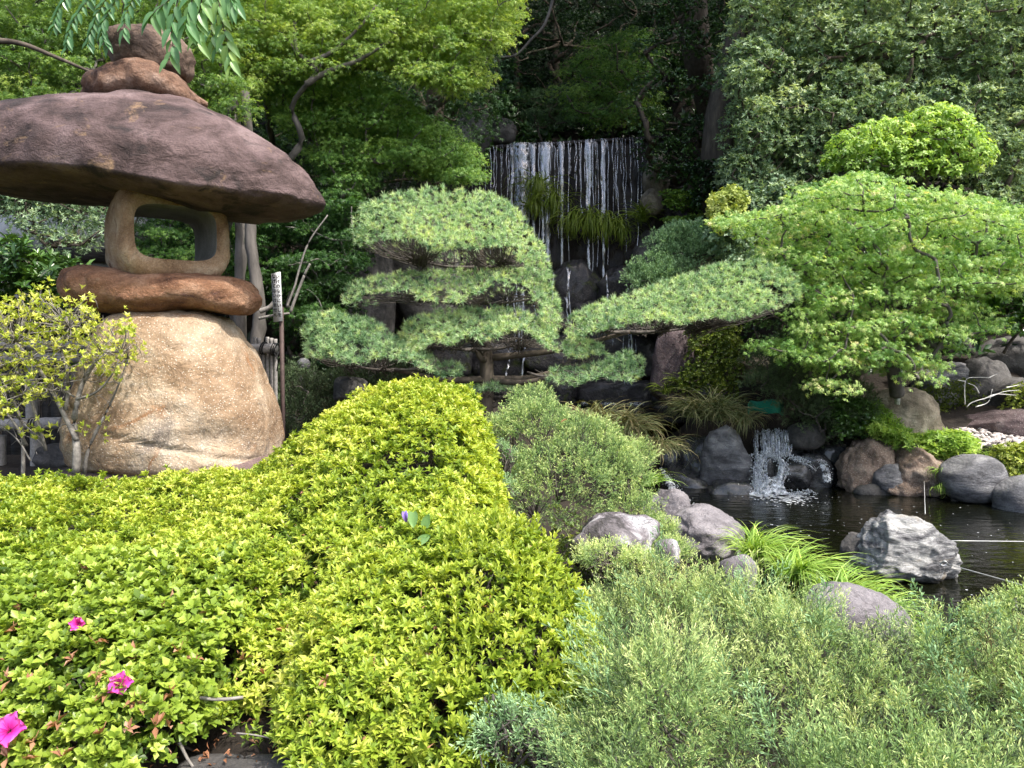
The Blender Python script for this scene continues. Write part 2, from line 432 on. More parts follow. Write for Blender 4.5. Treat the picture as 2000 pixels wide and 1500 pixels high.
M['soil'] = rock_mat('soil', [(.3, (.012, .009, .007)), (.7, (.038, .029, .021))], 3, 70, (.16, .13, .1), .12, .7)
M['pink'] = leaf_mat('pink_petal', [(0, (.30, .01, .12)), (.4, (.72, .04, .42)), (.75, (.85, .12, .58)), (1, (.92, .35, .70))], .5, .4, .3, 1.1, .02)
M['purple'] = leaf_mat('purple_petal', [(0, (.06, .03, .12)), (.5, (.20, .13, .36)), (1, (.40, .28, .85))], .4, .3, .4, 1.0, .02)

# ------------------------------------------------------------------ terrain
POND = np.array([(1.85, 10.9), (1.6, 9.4), (1.85, 8.0), (2.1, 7.2), (2.15, 6.5), (2.15, 5.6), (2.0, 4.9), (1.75, 4.2), (1.7, 3.7), (2.1, 3.4), (2.6, 3.7), (3.1, 4.2), (9, 4.6), (9, 8.0), (6.5, 8.1), (5.6, 8.5), (5.0, 8.9), (4.6, 9.5), (4.1, 10.1), (3.3, 10.4), (2.6, 10.6), (2.3, 11.0)])
UPPER = np.array([(-1.2, 12.2), (2.0, 11.2), (3.8, 11.2), (4.0, 12.2), (3.2, 15.4), (-1.6, 15.8)])

def poly_sdf(X, Y, P):
    """signed distance, negative inside"""
    d = np.full(X.shape, 1e9); ins = np.zeros(X.shape, bool); n = len(P)
    for i in range(n):
        a = P[i]; b = P[(i + 1) % n]; e = b - a
        wx, wy = X - a[0], Y - a[1]; t = np.clip((wx * e[0] + wy * e[1]) / (e @ e), 0, 1)
        d = np.minimum(d, np.hypot(wx - e[0] * t, wy - e[1] * t))
        c = ((a[1] > Y) != (b[1] > Y)) & (X < (b[0] - a[0]) * (Y - a[1]) / (b[1] - a[1] + 1e-12) + a[0]); ins ^= c
    return np.where(ins, -d, d)

AZ_FLOOR = .42
def az_h(x, y):
    """height of the clipped azalea surface, and mask"""
    h = .76 + .022 * (y - 2.3)
    m = ((x + .50) / .79) ** 2 + ((y - 4.3) / 1.25) ** 2
    h = h + .515 * np.exp(-m ** 1.5)
    h = h + .13 * np.exp(-(((x - .06) / .3) ** 2 + ((y - 2.45) / .45) ** 2))
    h = h + .045 * n2(x, y, 2.2, 3) + .02 * n2(x, y, 9, 5)
    y0 = 1.95 + .40 * np.exp(-(((x + .80) / .16) ** 2) ** 1.5) + .03 * n2(x, x * 0, 3, 9)
    xr = np.interp(y, [1.9, 2.05, 2.2, 2.4, 2.6, 2.8, 3.0, 3.6, 4.3, 5.6], [-.02, .06, .18, .27, .28, .17, .0, -.02, -.03, -.2]) + .03 * n2(y, y * 0, 4, 8)
    yb = np.where(x < -1.35, 4.75, 5.5)
    f = np.sqrt(np.clip((y - y0) / .5, 0, 1)) * np.clip((xr - x) / .22, 0, 1) ** .5 * np.clip((yb - y) / .3, 0, 1) ** .5
    m = (y > y0) & (x < xr) & (y < yb) & (x > -4.2)
    return AZ_FLOOR + (h - AZ_FLOOR) * f, m

def ju_h(x, y):
    """surface height of the creeping juniper in the right foreground"""
    h = .60 - .05 * (y - 1.7) + .05 * n2(x, y, 2.0, 21) + .02 * n2(x, y, 7, 22)
    h = h + .26 * np.exp(-(((x - .36) / .20) ** 2 + ((y - 2.02) / .30) ** 2))
    x0 = np.interp(y, [1.2, 1.6, 1.9, 2.3, 2.7, 3.3, 4.0], [-.2, -.12, .06, .22, .24, .25, .4])
    yb = np.interp(x, [0, .4, .9, 1.12, 1.28, 1.5, 1.75, 1.95, 2.3, 4.5], [3.3, 3.5, 3.5, 3.2, 2.85, 2.7, 2.75, 3.05, 3.25, 3.5])
    m = (x > x0) & (y > 1.3) & (y < yb) & (x < 4.0)
    f = np.clip((x - x0) / .25, 0, 1) ** .5 * np.clip((yb - y) / .35, 0, 1) ** .5 * np.clip((y - 1.3) / .3, 0, 1) ** .5
    return .36 + (h - .36) * f, m

def terrain(X, Y):
    # near path, raised bed, slope to the pond, far bank
    z = np.where(Y < 1.9, 0.0, 1.0) * 0 + sstep(1.3, 2.0, Y + .25 * (X > 0)) * .36
    z = z + sstep(4.5, 6.0, Y) * .12 * (X < -.3)
    # falls to the pond on the right
    z = z - sstep(3.2, 6.0, Y) * sstep(-.2, .9, X) * .50 * (1 - sstep(8.5, 10.5, Y)) - .25 * sstep(2.8, 3.3, Y) * sstep(.9, 1.5, X) * (1 - sstep(5, 6.5, Y))
    z = z + sstep(8.2, 10.6, Y) * .35
    # hill round the back
    start = np.interp(X, [-30, -6, -2.2, -1.4, 3.2, 4.2, 7, 30], [9.0, 10.5, 12.5, 15.6, 15.6, 12.0, 10.8, 8])
    z = z + np.clip(Y - start, 0, 13) * 1.05
    plateau = sstep(-1.9, -1.4, X) * (1 - sstep(3.2, 3.7, X)) * sstep(15.0, 15.2, Y)
    z = np.where(plateau > 0, z * (1 - plateau) + plateau * (5.45 + np.clip(Y - 19, 0, 9) * 1.0), z)
    z = z + .05 * n2(X, Y, 1.3, 31) * (1 + sstep(10, 14, Y) * 4)
    h, m = az_h(X, Y); z = np.where(m, np.maximum(np.minimum(z, h - .25), h - .38), z)
    h, m = ju_h(X, Y); z = np.where(m, np.minimum(z, h - .22), z)
    # pools
    d = poly_sdf(X, Y, UPPER); z = np.where(d < .5, z * sstep(-.1, .5, d) + (1 - sstep(-.1, .5, d)) * .25, z)
    d = poly_sdf(X, Y, POND); k = 1 - sstep(-.25, .22, d); z = z * (1 - k) + k * (-.85)
    return z

def build_ground():
    u = np.linspace(-3.4, 3.4, 280); xs = 7 * np.sinh(u) * .9 + 1.0; ys = 7 * np.sinh(u) * .9 + 6.5
    X, Y = np.meshgrid(xs, ys, indexing='ij'); Z = terrain(X, Y)
    structure('ground', np.stack([X.ravel(), Y.ravel(), Z.ravel()], 1), grid_faces(280, 280)[:, ::-1], M['soil'])
build_ground()
def tz(x, y): return float(terrain(np.array([float(x)]), np.array([float(y)]))[0])

# ------------------------------------------------------------------ water
def water_mat():
    m, nt, N, L, b = new_mat('pond_water')
    b.inputs['Base Color'].default_value = (.004, .0045, .002, 1); b.inputs['Roughness'].default_value = .04
    b.inputs['IOR'].default_value = 1.33; b.inputs['Specular IOR Level'].default_value = .5
    g = N.new('ShaderNodeNewGeometry'); mp = N.new('ShaderNodeMapping'); mp.inputs['Scale'].default_value = (1, 2.2, 1); L.new(g.outputs['Position'], mp.inputs['Vector'])
    a = noise_node(N, L, 5, 3, .5, mp.outputs['Vector'], .5); c = noise_node(N, L, 1.6, 2, .5, mp.outputs['Vector'], 1.0)
    ad = N.new('ShaderNodeMath'); ad.operation = 'ADD'; L.new(a.outputs['Fac'], ad.inputs[0]); L.new(c.outputs['Fac'], ad.inputs[1])
    bm = N.new('ShaderNodeBump'); bm.inputs['Strength'].default_value = .16; bm.inputs['Distance'].default_value = .05
    L.new(ad.outputs[0], bm.inputs['Height']); L.new(bm.outputs['Normal'], b.inputs['Normal'])
    return m
M['water'] = water_mat()
def foam_mat():
    m, nt, N, L, b = new_mat('white_water')
    b.inputs['Base Color'].default_value = (.62, .67, .76, 1); b.inputs['Roughness'].default_value = .25
    b.inputs['Subsurface Weight'].default_value = 0.0
    g = N.new('ShaderNodeNewGeometry'); mp = N.new('ShaderNodeMapping'); mp.inputs['Scale'].default_value = (55, 55, 2.2); L.new(g.outputs['Position'], mp.inputs['Vector'])
    a = noise_node(N, L, 1.0, 5, .65, mp.outputs['Vector'], .2)
    r = ramp(N, [(.47, (0, 0, 0)), (.66, (1, 1, 1))]); L.new(a.outputs['Fac'], r.inputs['Fac'])
    t = N.new('ShaderNodeBsdfTransparent'); gl = N.new('ShaderNodeBsdfGlossy'); gl.inputs['Roughness'].default_value = .12
    m1 = N.new('ShaderNodeMixShader'); m1.inputs['Fac'].default_value = .22; L.new(t.outputs[0], m1.inputs[1]); L.new(gl.outputs[0], m1.inputs[2])
    tl = N.new('ShaderNodeBsdfTranslucent'); tl.inputs['Color'].default_value = (.6, .65, .75, 1)
    m0 = N.new('ShaderNodeMixShader'); m0.inputs['Fac'].default_value = .4; L.new(b.outputs[0], m0.inputs[1]); L.new(tl.outputs[0], m0.inputs[2])
    m2 = N.new('ShaderNodeMixShader'); L.new(r.outputs['Color'], m2.inputs['Fac']); L.new(m1.outputs[0], m2.inputs[1]); L.new(m0.outputs[0], m2.inputs[2])
    L.new(m2.outputs[0], N['Material Output'].inputs['Surface'])
    return m
M['foam'] = foam_mat()

def foam_mat_w():
    m = M['foam'].copy(); m.name = 'dense_white_water'; N = m.node_tree.nodes
    for n in N:
        if n.type == 'VALTORGB': n.color_ramp.elements[0].position = .46; n.color_ramp.elements[1].position = .66
        if n.type == 'BSDF_PRINCIPLED': n.inputs['Base Color'].default_value = (.72, .77, .86, 1)
        if n.type == 'MAPPING': n.inputs['Scale'].default_value = (62, 62, 1.1)
        if n.type == 'BSDF_TRANSLUCENT': n.inputs['Color'].default_value = (.85, .88, .95, 1)
    return m
M['foam_w'] = foam_mat_w()
def flat_sheet(name, P, z, mat, step=.15, grow=.6):
    x0, y0 = P.min(0) - grow; x1, y1 = P.max(0) + grow
    nx, ny = int((x1 - x0) / step), int((y1 - y0) / step)
    X, Y = np.meshgrid(np.linspace(x0, x1, nx), np.linspace(y0, y1, ny), indexing='ij')
    V = np.stack([X.ravel(), Y.ravel(), np.full(X.size, z)], 1); Fq = grid_faces(nx, ny)[:, ::-1]
    d = poly_sdf(X.ravel(), Y.ravel(), P); keep = (d[Fq] < grow * .8).all(1)
    Fq = Fq[keep]; used = np.unique(Fq); mp = np.full(len(V), -1); mp[used] = np.arange(len(used))
    return structure(name, V[used], mp[Fq], mat)
flat_sheet('pond_water', POND, -.20, M['water'])
flat_sheet('stream_water', UPPER, .50, M['water'], .15, .35)
structure('stream_water_above_the_fall', *box(.9, 17.3, 5.60, 3.6, 4.2, .04), M['water'], False)

# ------------------------------------------------------------------ rocks
_ico = {}
def ico(sub):
    if sub not in _ico:
        bm = bmesh.new(); bmesh.ops.create_icosphere(bm, subdivisions=sub, radius=1.0)
        V = np.array([v.co[:] for v in bm.verts]); Fc = np.array([[v.index for v in f.verts] for f in bm.faces]); bm.free()
        _ico[sub] = (V, Fc)
    return _ico[sub]

def rock_shape(seed, sub=5, rough=.10, facets=9, box_p=2.6, ridges=None, flo=.66, fhi=.92):
    V, Fc = ico(sub); V = V.copy(); r = np.random.default_rng(seed)
    V /= (np.abs(V) ** box_p).sum(1)[:, None] ** (1 / box_p)
    for _ in range(facets):
        n = rand_like(r); o = r.uniform(flo, fhi) * np.abs(V @ n).max(); e = np.clip(V @ n - o, 0, None); V = V - (e * .93)[:, None] * n
    D = V / np.linalg.norm(V, axis=1)[:, None]
    q = fbm(V * 1.3 + seed, 3, seed) * rough + (np.abs(fbm(V * 3.1 + seed, 4, seed + 5)) - .4) * rough * .55 + fbm(V * 9 + seed, 4, seed + 9) * rough * .22 - np.clip(.07 - np.abs(vnoise(V * 2.1 + seed, seed + 12)), 0, 1) * rough * 5
    if ridges:
        dirn, freq, amp = ridges; dirn = np.array(dirn, float); dirn /= np.linalg.norm(dirn)
        w = V + .12 * np.stack([vnoise(V * 2.2, seed + 30 + k) for k in range(3)], 1)
        s = w @ dirn * freq; saw = np.abs((s + 1.2 * vnoise(V * 1.5, seed + 40)) % 1 - .5) * 2
        q = q + amp * (saw ** .6 - .5) * (.4 + .6 * (vnoise(V * 2.4, seed + 41) + 1) / 2)
    V = V + D * q[:, None]
    lo, hi = V.min(0), V.max(0); V = (V - (lo + hi) / 2) / ((hi - lo) / 2)
    return V, Fc

def rock(name, label, box_px, d, mat, seed, cat='rock', dy=.8, sink=.0, tilt=0.0, group=None, parent=None, **kw):
    """rock whose visible outline spans box_px = (left, top, right, bottom) photo pixels at distance d"""
    l, t, r, b = box_px; c = at((l + r) / 2, (t + b) / 2, d)
    hx = (r - l) / 2 / F * d; hz = (b - t) / 2 / F * d * (1.0) ; hy = hx * dy
    V, Fc = rock_shape(seed, **kw)
    V = V * np.array([hx, hy, hz])
    if tilt: V = V @ rotm('Y', tilt).T
    z0 = c[2]
    V = V + c
    if sink: low = V[:, 2] < z0; V[low, 2] = z0 - (z0 - V[low, 2]) * (1 + sink)
    if parent: return child(name, V, Fc, mat, parent, None, True, label=label)
    return solo(name, V, Fc, mat, label, cat, group, None, True)

M['r_tan'] = rock_mat('tan_boulder_stone', [(.34, (.10, .085, .06)), (.5, (.24, .205, .15)), (.68, (.42, .38, .30))], 3.2, 45, (.6, .56, .48), .2, .9, crack=.5, patches=[((.10, .085, .06), .60, 2.5)])
M['r_grey'] = rock_mat('grey_river_stone', [(.34, (.07, .07, .075)), (.5, (.17, .17, .18)), (.68, (.32, .32, .32))], 3.4, 60, (.5, .5, .5), .10, .8, stretch=(1, 1, 2.5, .3, .2, 0), crack=.5, moss=(.06, .07, .018), moss_z=.02)
M['r_dark'] = rock_mat('dark_grey_stone', [(.34, (.028, .027, .027)), (.5, (.075, .071, .068)), (.7, (.15, .145, .138))], 3.2, 50, (.3, .3, .3), .08, .6)
M['r_brown'] = rock_mat('speckled_brown_stone', [(.3, (.10, .065, .045)), (.55, (.24, .18, .14)), (.8, (.36, .31, .25))], 4, 48, (.62, .57, .5), .3, .7, moss=(.07, .085, .015), moss_z=.16)
M['r_purple'] = rock_mat('purple_grey_stone', [(.34, (.10, .09, .095)), (.5, (.21, .195, .205)), (.68, (.34, .32, .325))], 3.4, 60, (.5, .48, .48), .1, .8, crack=.3)
M['r_plum'] = rock_mat('dark_plum_stone_with_pale_flecks', [(.3, (.04, .028, .03)), (.6, (.11, .08, .082)), (.8, (.2, .17, .17))], 3, 40, (.6, .58, .56), .22, .6, patches=[((.45, .43, .41), .66, 7)])
M['r_wet'] = rock_mat('wet_black_stone', [(.3, (.012, .012, .013)), (.7, (.05, .05, .052))], 3, 40, None, 0, .7, .25, wet=.8, spec=.6)
M['r_pond'] = rock_mat('striated_pale_grey_stone', [(.34, (.06, .06, .065)), (.44, (.20, .20, .205)), (.54, (.40, .40, .39)), (.68, (.62, .61, .58))], 3.0, 50, (.7, .7, .68), .12, 1.0, stretch=(1, 1, 4.0, .35, .6, 0), patches=[((.22, .17, .10), .60, 2.2)], crack=.6, moss=(.075, .065, .035), moss_z=.29)
M['r_lichen'] = rock_mat('mottled_white_and_purple_stone', [(.38, (.06, .055, .055)), (.48, (.20, .18, .19)), (.56, (.42, .41, .42)), (.7, (.62, .61, .61))], 5, 60, None, 0, .8, crack=.6)

# ------------------------------------------------------------------ stone lantern
M['l_roof'] = rock_mat('weathered_plum_brown_stone', [(.34, (.03, .021, .02)), (.45, (.075, .05, .047)), (.56, (.145, .10, .097)), (.72, (.23, .17, .165))], 2.4, 75, (.40, .34, .30), .13, .8, patches=[((.26, .17, .10), .60, 3.6), ((.035, .028, .027), .56, 3.0)], stretch=(1, 1, 1.6, 0, .15, 0))
M['l_ball'] = rock_mat('pitted_brown_stone', [(.34, (.045, .03, .024)), (.5, (.14, .095, .07)), (.68, (.28, .20, .155))], 3.4, 45, (.03, .02, .018), .16, .9)
M['l_box'] = rock_mat('ochre_granite', [(.34, (.18, .10, .05)), (.5, (.36, .24, .14)), (.66, (.50, .40, .28))], 3.4, 80, (.62, .55, .44), .22, .7, patches=[((.16, .065, .028), .57, 3.4)])
M['l_fbase'] = rock_mat('rough_red_brown_stone', [(.34, (.07, .035, .022)), (.5, (.20, .115, .075)), (.66, (.36, .25, .19))], 4.5, 55, (.45, .36, .28), .2, .9)
M['l_inner'] = rock_mat('cut_grey_granite', [(.3, (.17, .165, .15)), (.7, (.30, .29, .27))], 5, 80, (.4, .4, .38), .1, .3)
M['l_platform'] = rock_mat('rust_brown_stone', [(.30, (.10, .045, .025)), (.48, (.24, .12, .065)), (.62, (.36, .21, .13)), (.78, (.48, .34, .25))], 3.6, 60, (.6, .45, .34), .2, .9, stretch=(1, 1, 1.5, .1, .15, 0), patches=[((.11, .055, .045), .55, 2.3), ((.42, .30, .2), .63, 4)])
M['l_base'] = rock_mat('coarse_tan_granite', [(.32, (.17, .105, .06)), (.43, (.28, .19, .115)), (.54, (.37, .28, .19)), (.68, (.45, .385, .305))], 1.7, 42, (.80, .74, .64), .28, .85, patches=[((.27, .125, .05), .60, 2.4), ((.10, .08, .072), .585, 1.35)])
M['l_plinth'] = rock_mat('plum_slab_stone', [(.3, (.07, .045, .042)), (.7, (.2, .14, .13))], 2.2, 60, None, 0, .7, crack=.4)

def stone_noise(V, seed, amp, fine=.25, sc=1.0):
    C = V.mean(0); D = V - C; D /= np.linalg.norm(D, axis=1)[:, None] + 1e-9
    q = fbm(V * 1.6 * sc + seed, 4, seed) * amp + (np.abs(fbm(V * 4 * sc + seed, 4, seed + 3)) - .35) * amp * fine * 1.6
    return V + D * q[:, None]

def interp_rows(rows, n):
    R = np.array(rows, float); t = np.linspace(R[0, 0], R[-1, 0], n)
    # denser near both ends so the rounding stays smooth
    u = (1 - np.cos(np.linspace(0, PI, n))) / 2; t = R[0, 0] + (R[-1, 0] - R[0, 0]) * u
    out = np.stack([t] + [np.interp(t, R[:, 0], R[:, k]) for k in range(1, R.shape[1])], 1)
    for _ in range(2):
        out[1:-1, 1:] = (out[:-2, 1:] + 2 * out[1:-1, 1:] + out[2:, 1:]) / 4
    return out

def build_lantern():
    D0 = 6.0
    k = D0 / F
    X = lambda px: (px - 1000) * k
    XL = lambda px, hy: (px - 1000) / F * (D0 - .55 * hy)
    XR = lambda px, hy: (px - 1000) / F * (D0 + .45 * hy)
    XM = lambda px, hy, a, b: XL(px, hy) * (1 - (px - a) / (b - a)) + XR(px, hy) * (px - a) / (b - a)
    Z = lambda py: CAMZ + (680 - py) * k
    root = thing('stone_lantern', 'huge rustic stone lantern of stacked boulders under a broad mushroom-shaped cap', 'stone lantern', (X(345), D0, .42))
    # cap: rows of x px, top py, hy, front rim py
    rows = [(-62, 300, .02, 318), (-52, 278, .25, 318), (-30, 258, .45, 320), (0, 236, .58, 322), (60, 214, .68, 320), (130, 196, .75, 318), (200, 186, .80, 318), (300, 189, .83, 326), (350, 196, .82, 337), (400, 210, .80, 348), (450, 229, .74, 358), (500, 257, .66, 364), (550, 290, .54, 370), (590, 322, .40, 378), (612, 346, .28, 386), (626, 372, .14, 394), (632, 392, .02, 398)]
    R = interp_rows(rows, 110); K = 110; rings = []
    for (px, top, hy, pf) in R:
        zr = CAMZ + (680 - pf) / F * (D0 - hy); zb = zr - .10 * min(1, hy / .5)
        th = np.linspace(0, 2 * PI, K, endpoint=False); c, s = np.cos(th), np.sin(th)
        y = D0 - hy * np.sign(c) * np.abs(c) ** .92; up = .42 * np.abs(s) ** .40 + .58 * np.abs(s) ** 1.2; lo_, hi_ = zr, zr + 2.0
        for _ in range(24):
            zt = (lo_ + hi_) / 2; top_y = np.max(np.where(s > 0, (zr + (zt - zr) * up - CAMZ) / y, 0)); lo_, hi_ = (zt, hi_) if top_y < (680 - top) / F else (lo_, zt)
        zt = max(zt, zr + .005)
        z = np.where(s > 0, zr + (zt - zr) * up, zr - (zr - zb) * np.abs(s) ** .9)
        rings.append(np.stack([np.full(K, X(px)), y, z], 1))
    V, Fc = skin(rings); V = stone_noise(V, 3, .035, .5)
    child('roof_stone', V, Fc, M['l_roof'], root, None, True)
    # finial base: rough flat stone; finial: two-lobed ball
    rows = [(170, 200, .02, 200), (182, 180, .18, 208), (205, 160, .30, 215), (240, 147, .36, 222), (290, 142, .38, 224), (340, 150, .36, 226), (375, 165, .30, 228), (400, 188, .2, 226), (414, 208, .02, 216)]
    rings = []
    for (px, top, hy, pb) in interp_rows(rows, 60):
        th = np.linspace(0, 2 * PI, 60, endpoint=False); c, s = np.cos(th), np.sin(th); zm = (Z(top) + Z(pb)) / 2; hz = (Z(top) - Z(pb)) / 2
        rings.append(np.stack([np.full(60, XM(px, hy, 170, 414)), D0 - hy * np.sign(c) * np.abs(c) ** .8, zm + hz * np.sign(s) * np.abs(s) ** .8], 1))
    V, Fc = skin(rings); child('finial_base', stone_noise(V, 8, .04, .8), Fc, M['l_fbase'], root, None, True, label='rough red-brown flat stone under the ball')
    V, Fc = rock_shape(11, 5, .07, 2, 2.2, flo=.85, fhi=1); V = V * np.array([.335, .30, .22])
    V = V @ rotm('Y', .28).T + np.array([X(310), D0, Z(121)]); child('finial', V, Fc, M['l_ball'], root, None, True)
    # fire box: barrel ring with a rounded rectangular tunnel, turned to the right
    a = math.radians(36); nu, nv = 96, 40; u = np.linspace(0, 2 * PI, nu, endpoint=False)
    def sup(hx, hz, p):
        return np.stack([hx * np.sign(np.cos(u)) * np.abs(np.cos(u)) ** (2 / p), hz * np.sign(np.sin(u)) * np.abs(np.sin(u)) ** (2 / p)], 1)
    dep = .36; inner = sup(.292, .205, 4.2) + np.array([.0, -.035]); outer = sup(.415, .42, 3.0)
    loop = []
    # cross-section parameter: tunnel front -> face -> rounded side -> back face -> tunnel back
    prof = [(0, -1), (.02, -1.0), (.15, -1.03), (.4, -1.04), (.62, -1.0), (.82, -.88), (.94, -.66), (1.0, -.3), (1.02, 0), (1.0, .3), (.94, .66), (.82, .88), (.62, 1.0), (.4, 1.03), (.15, 1.0), (.02, .98), (0, .96), (0, .5), (0, 0), (0, -.5), (0, -.94)]
    for (w, yy) in prof:
        P = inner * (1 - w) + outer * w; loop.append(np.stack([P[:, 0], np.full(nu, yy * dep), P[:, 1]], 1))
    L_ = np.array(loop); V = L_.transpose(1, 0, 2).reshape(-1, 3); n1, n2_ = nu, len(prof)
    i, j = np.meshgrid(np.arange(n1), np.arange(n2_), indexing='ij'); i = i.ravel(); j = j.ravel(); i2 = (i + 1) % n1; j2 = (j + 1) % n2_
    Q = np.stack([i * n2_ + j, i2 * n2_ + j, i2 * n2_ + j2, i * n2_ + j2], 1)
    inner_mask = np.isin(j, [16, 17, 18, 19, 20])
    out_w = np.tile(np.array([p[0] for p in prof]), n1)
    q = fbm(V * 3 + 5, 4, 77) * .028 * np.clip(out_w * 2, 0, 1); Dn = V / (np.linalg.norm(V, axis=1)[:, None] + 1e-9); V = V + Dn * q[:, None]
    V = V @ rotm('Z', a).T + np.array([X(331), D0, Z(459)])
    o = child('fire_box', V, tris(Q), M['l_box'], root, None, True)
    o.data.materials.append(M['l_inner']); mi = np.concatenate([inner_mask, inner_mask]).astype(np.int32); o.data.polygons.foreach_set('material_index', mi)
    # platform: long rounded boulder
    rows = [(133, 566, .02, 580), (137, 540, .22, 598), (150, 527, .36, 606), (180, 523, .44, 611), (230, 528, .50, 616), (300, 534, .52, 620), (330, 537, .52, 620), (400, 539, .50, 612), (440, 540, .46, 612), (475, 543, .38, 618), (497, 554, .28, 616), (510, 572, .14, 604), (514, 584, .02, 590)]
    rings = []
    for (px, top, hy, pb) in interp_rows(rows, 90):
        th = np.linspace(0, 2 * PI, 72, endpoint=False); c, s = np.cos(th), np.sin(th); zm = (Z(top) + Z(pb)) / 2; hz = (Z(top) - Z(pb)) / 2
        rings.append(np.stack([np.full(72, XM(px, hy, 133, 514)), D0 - hy * np.sign(c) * np.abs(c) ** .75, zm + hz * np.sign(s) * np.abs(s) ** .75], 1))
    V, Fc = skin(rings); child('platform_stone', stone_noise(V, 14, .03, .6, 1.3), Fc, M['l_platform'], root, None, True)
    # base: broad granite boulder, rows along height
    rows = [(908, 150, 545, .60), (896, 140, 548, .68), (860, 133, 551, .72), (820, 137, 549, .71), (780, 150, 538, .68), (740, 170, 520, .64), (700, 188, 500, .60), (660, 206, 478, .54), (640, 216, 466, .50), (628, 226, 456, .46), (618, 245, 440, .38), (611, 275, 415, .22), (608, 320, 370, .05)]
    rows = [(-r[0], *r[1:]) for r in rows]; rings = []
    for (mp_, xl, xr, hy) in interp_rows(rows, 90):
        th = np.linspace(0, 2 * PI, 96, endpoint=False); c, s = np.cos(th), np.sin(th); x_l, x_r = XL(xl, hy * .3), XR(xr, hy * .6); cx, hx = (x_l + x_r) / 2, (x_r - x_l) / 2
        rings.append(np.stack([cx + hx * np.sign(c) * np.abs(c) ** .72, D0 + hy * np.sign(s) * np.abs(s) ** .72, np.full(96, Z(-mp_))], 1))
    V, Fc = skin(rings)
    # flat chipped scar low on the right of the front face
    e = np.exp(-(((V[:, 0] - X(470)) / .26) ** 2 + ((V[:, 2] - Z(845)) / .13) ** 2)) * (V[:, 1] < D0); V[:, 1] += e * .10
    e = np.clip(1 - np.abs(V[:, 2] - Z(872) + .25 * (V[:, 0] - X(470))) / .025, 0, 1) * (V[:, 1] < D0) * (V[:, 0] > X(300)); V[:, 1] += e * .04
    child('base_stone', stone_noise(V, 21, .028, .6), Fc, M['l_base'], root, None, True)
    V, Fc = rock_shape(25, 5, .08, 5, 4.0, flo=.9, fhi=1.0); V = V * np.array([.95, .75, .14]); V = V @ rotm('Y', -.05).T + np.array([X(370), D0, Z(921)])
    child('plinth_slab', V, Fc, M['l_plinth'], root, None, True)
build_lantern()

# ------------------------------------------------------------------ rocks of the pond, the banks and the fall
rock('pond_boulder', 'large pale grey striated boulder rising from the dark pond water', (1650, 996, 1872, 1190), 5.9, M['r_pond'], 31, dy=.8, sub=6, rough=.14, facets=11, ridges=((.5, .1, 1), 9, .022), box_p=2.5)
rock('pond_rock', 'small dark notched stone against the left side of the pale pond boulder', (1642, 1040, 1700, 1120), 6.0, M['r_dark'], 32, sub=4)
rock('bank_rock', 'mottled white and purple rock between the azalea and the juniper', (1108, 1004, 1290, 1110), 4.1, M['r_lichen'], 33, sub=4, rough=.12, ridges=((.9, .1, .5), 4, .05))
rock('bank_rock', 'small dark striped rock wedged in juniper below the mottled rock', (1275, 1052, 1330, 1110), 4.0, M['r_lichen'], 34, sub=4)
rock('kerb_rock', 'flat purple-grey stone at the left pond edge, farthest of the edging stones', (1255, 950, 1350, 1050), 7.3, M['r_purple'], 35, sub=5, dy=1.3, box_p=2.6)
rock('kerb_rock', 'long pink-grey edging stone sloping to the pond beside bright grass', (1300, 985, 1445, 1110), 6.5, M['r_purple'], 36, sub=5, dy=1.2, tilt=.35)
rock('kerb_rock', 'small smooth lilac stone peeping out below the bright pond grass', (1398, 1082, 1478, 1170), 4.9, M['r_purple'], 37, sub=4, dy=1.0)
rock('bank_boulder', 'smooth purple-grey boulder half covered by juniper in front of the pond', (1560, 1138, 1762, 1330), 4.2, M['r_purple'], 38, sub=5, rough=.06, facets=3, tilt=.3)
rock('bank_boulder', 'dark grey boulder at the right edge of the photo behind juniper', (1950, 1160, 2080, 1300), 4.3, M['r_purple'], 39, sub=5, rough=.07)
rock('bank_rock', 'grey rock topmost at the pond head under brown sedge', (1368, 828, 1468, 990), 9.6, M['r_grey'], 40, sub=4, rough=.10, box_p=2.4, dy=.9)
rock('stream_rock', 'black wet rock sloping into the stream left of the cascade', (1285, 905, 1400, 1010), 9.9, M['r_wet'], 41, sub=4, dy=1.1, tilt=.5)
rock('stream_rock', 'black wet rock between grey rock and sedge', (1330, 850, 1420, 960), 10.0, M['r_wet'], 42, sub=4)
rock('stream_rock', 'low flat wet rock in front of the grey standing rock', (1375, 935, 1482, 1010), 9.3, M['r_wet'], 43, sub=4, box_p=3)
rock('stream_rock', 'wet rock ledge carrying the upper step of the little cascade', (1465, 845, 1600, 960), 10.15, M['r_wet'], 44, sub=4, box_p=4)
rock('stream_rock', 'round wet black rock splitting the little cascade', (1490, 888, 1580, 975), 9.7, M['r_wet'], 45, sub=4)
rock('stream_rock', 'wet rock right of the little cascade with a side trickle', (1545, 878, 1625, 970), 9.75, M['r_wet'], 46, sub=4)
rock('stream_rock', 'small black knob inside the falling white water', (1486, 892, 1512, 935), 9.45, M['r_wet'], 47, sub=4)
rock('stream_rock', 'low black rock in the foam at the cascade foot', (1488, 930, 1520, 968), 9.3, M['r_wet'], 48, sub=4)
rock('bank_rock', 'smooth dark grey oval stone above the cascade on the right', (1535, 826, 1610, 878), 9.7, M['r_dark'], 49, sub=4, rough=.05, facets=2)
rock('bank_boulder', 'big rounded tan boulder behind the far pond bank', (1672, 755, 1842, 905), 10.0, M['r_tan'], 50, sub=5, rough=.11, facets=8, box_p=2.8)
rock('bank_rock', 'speckled brown mossy rock right of the cascade', (1635, 850, 1752, 985), 9.45, M['r_brown'], 51, sub=5, rough=.17, facets=14, box_p=3.4, tilt=.15)
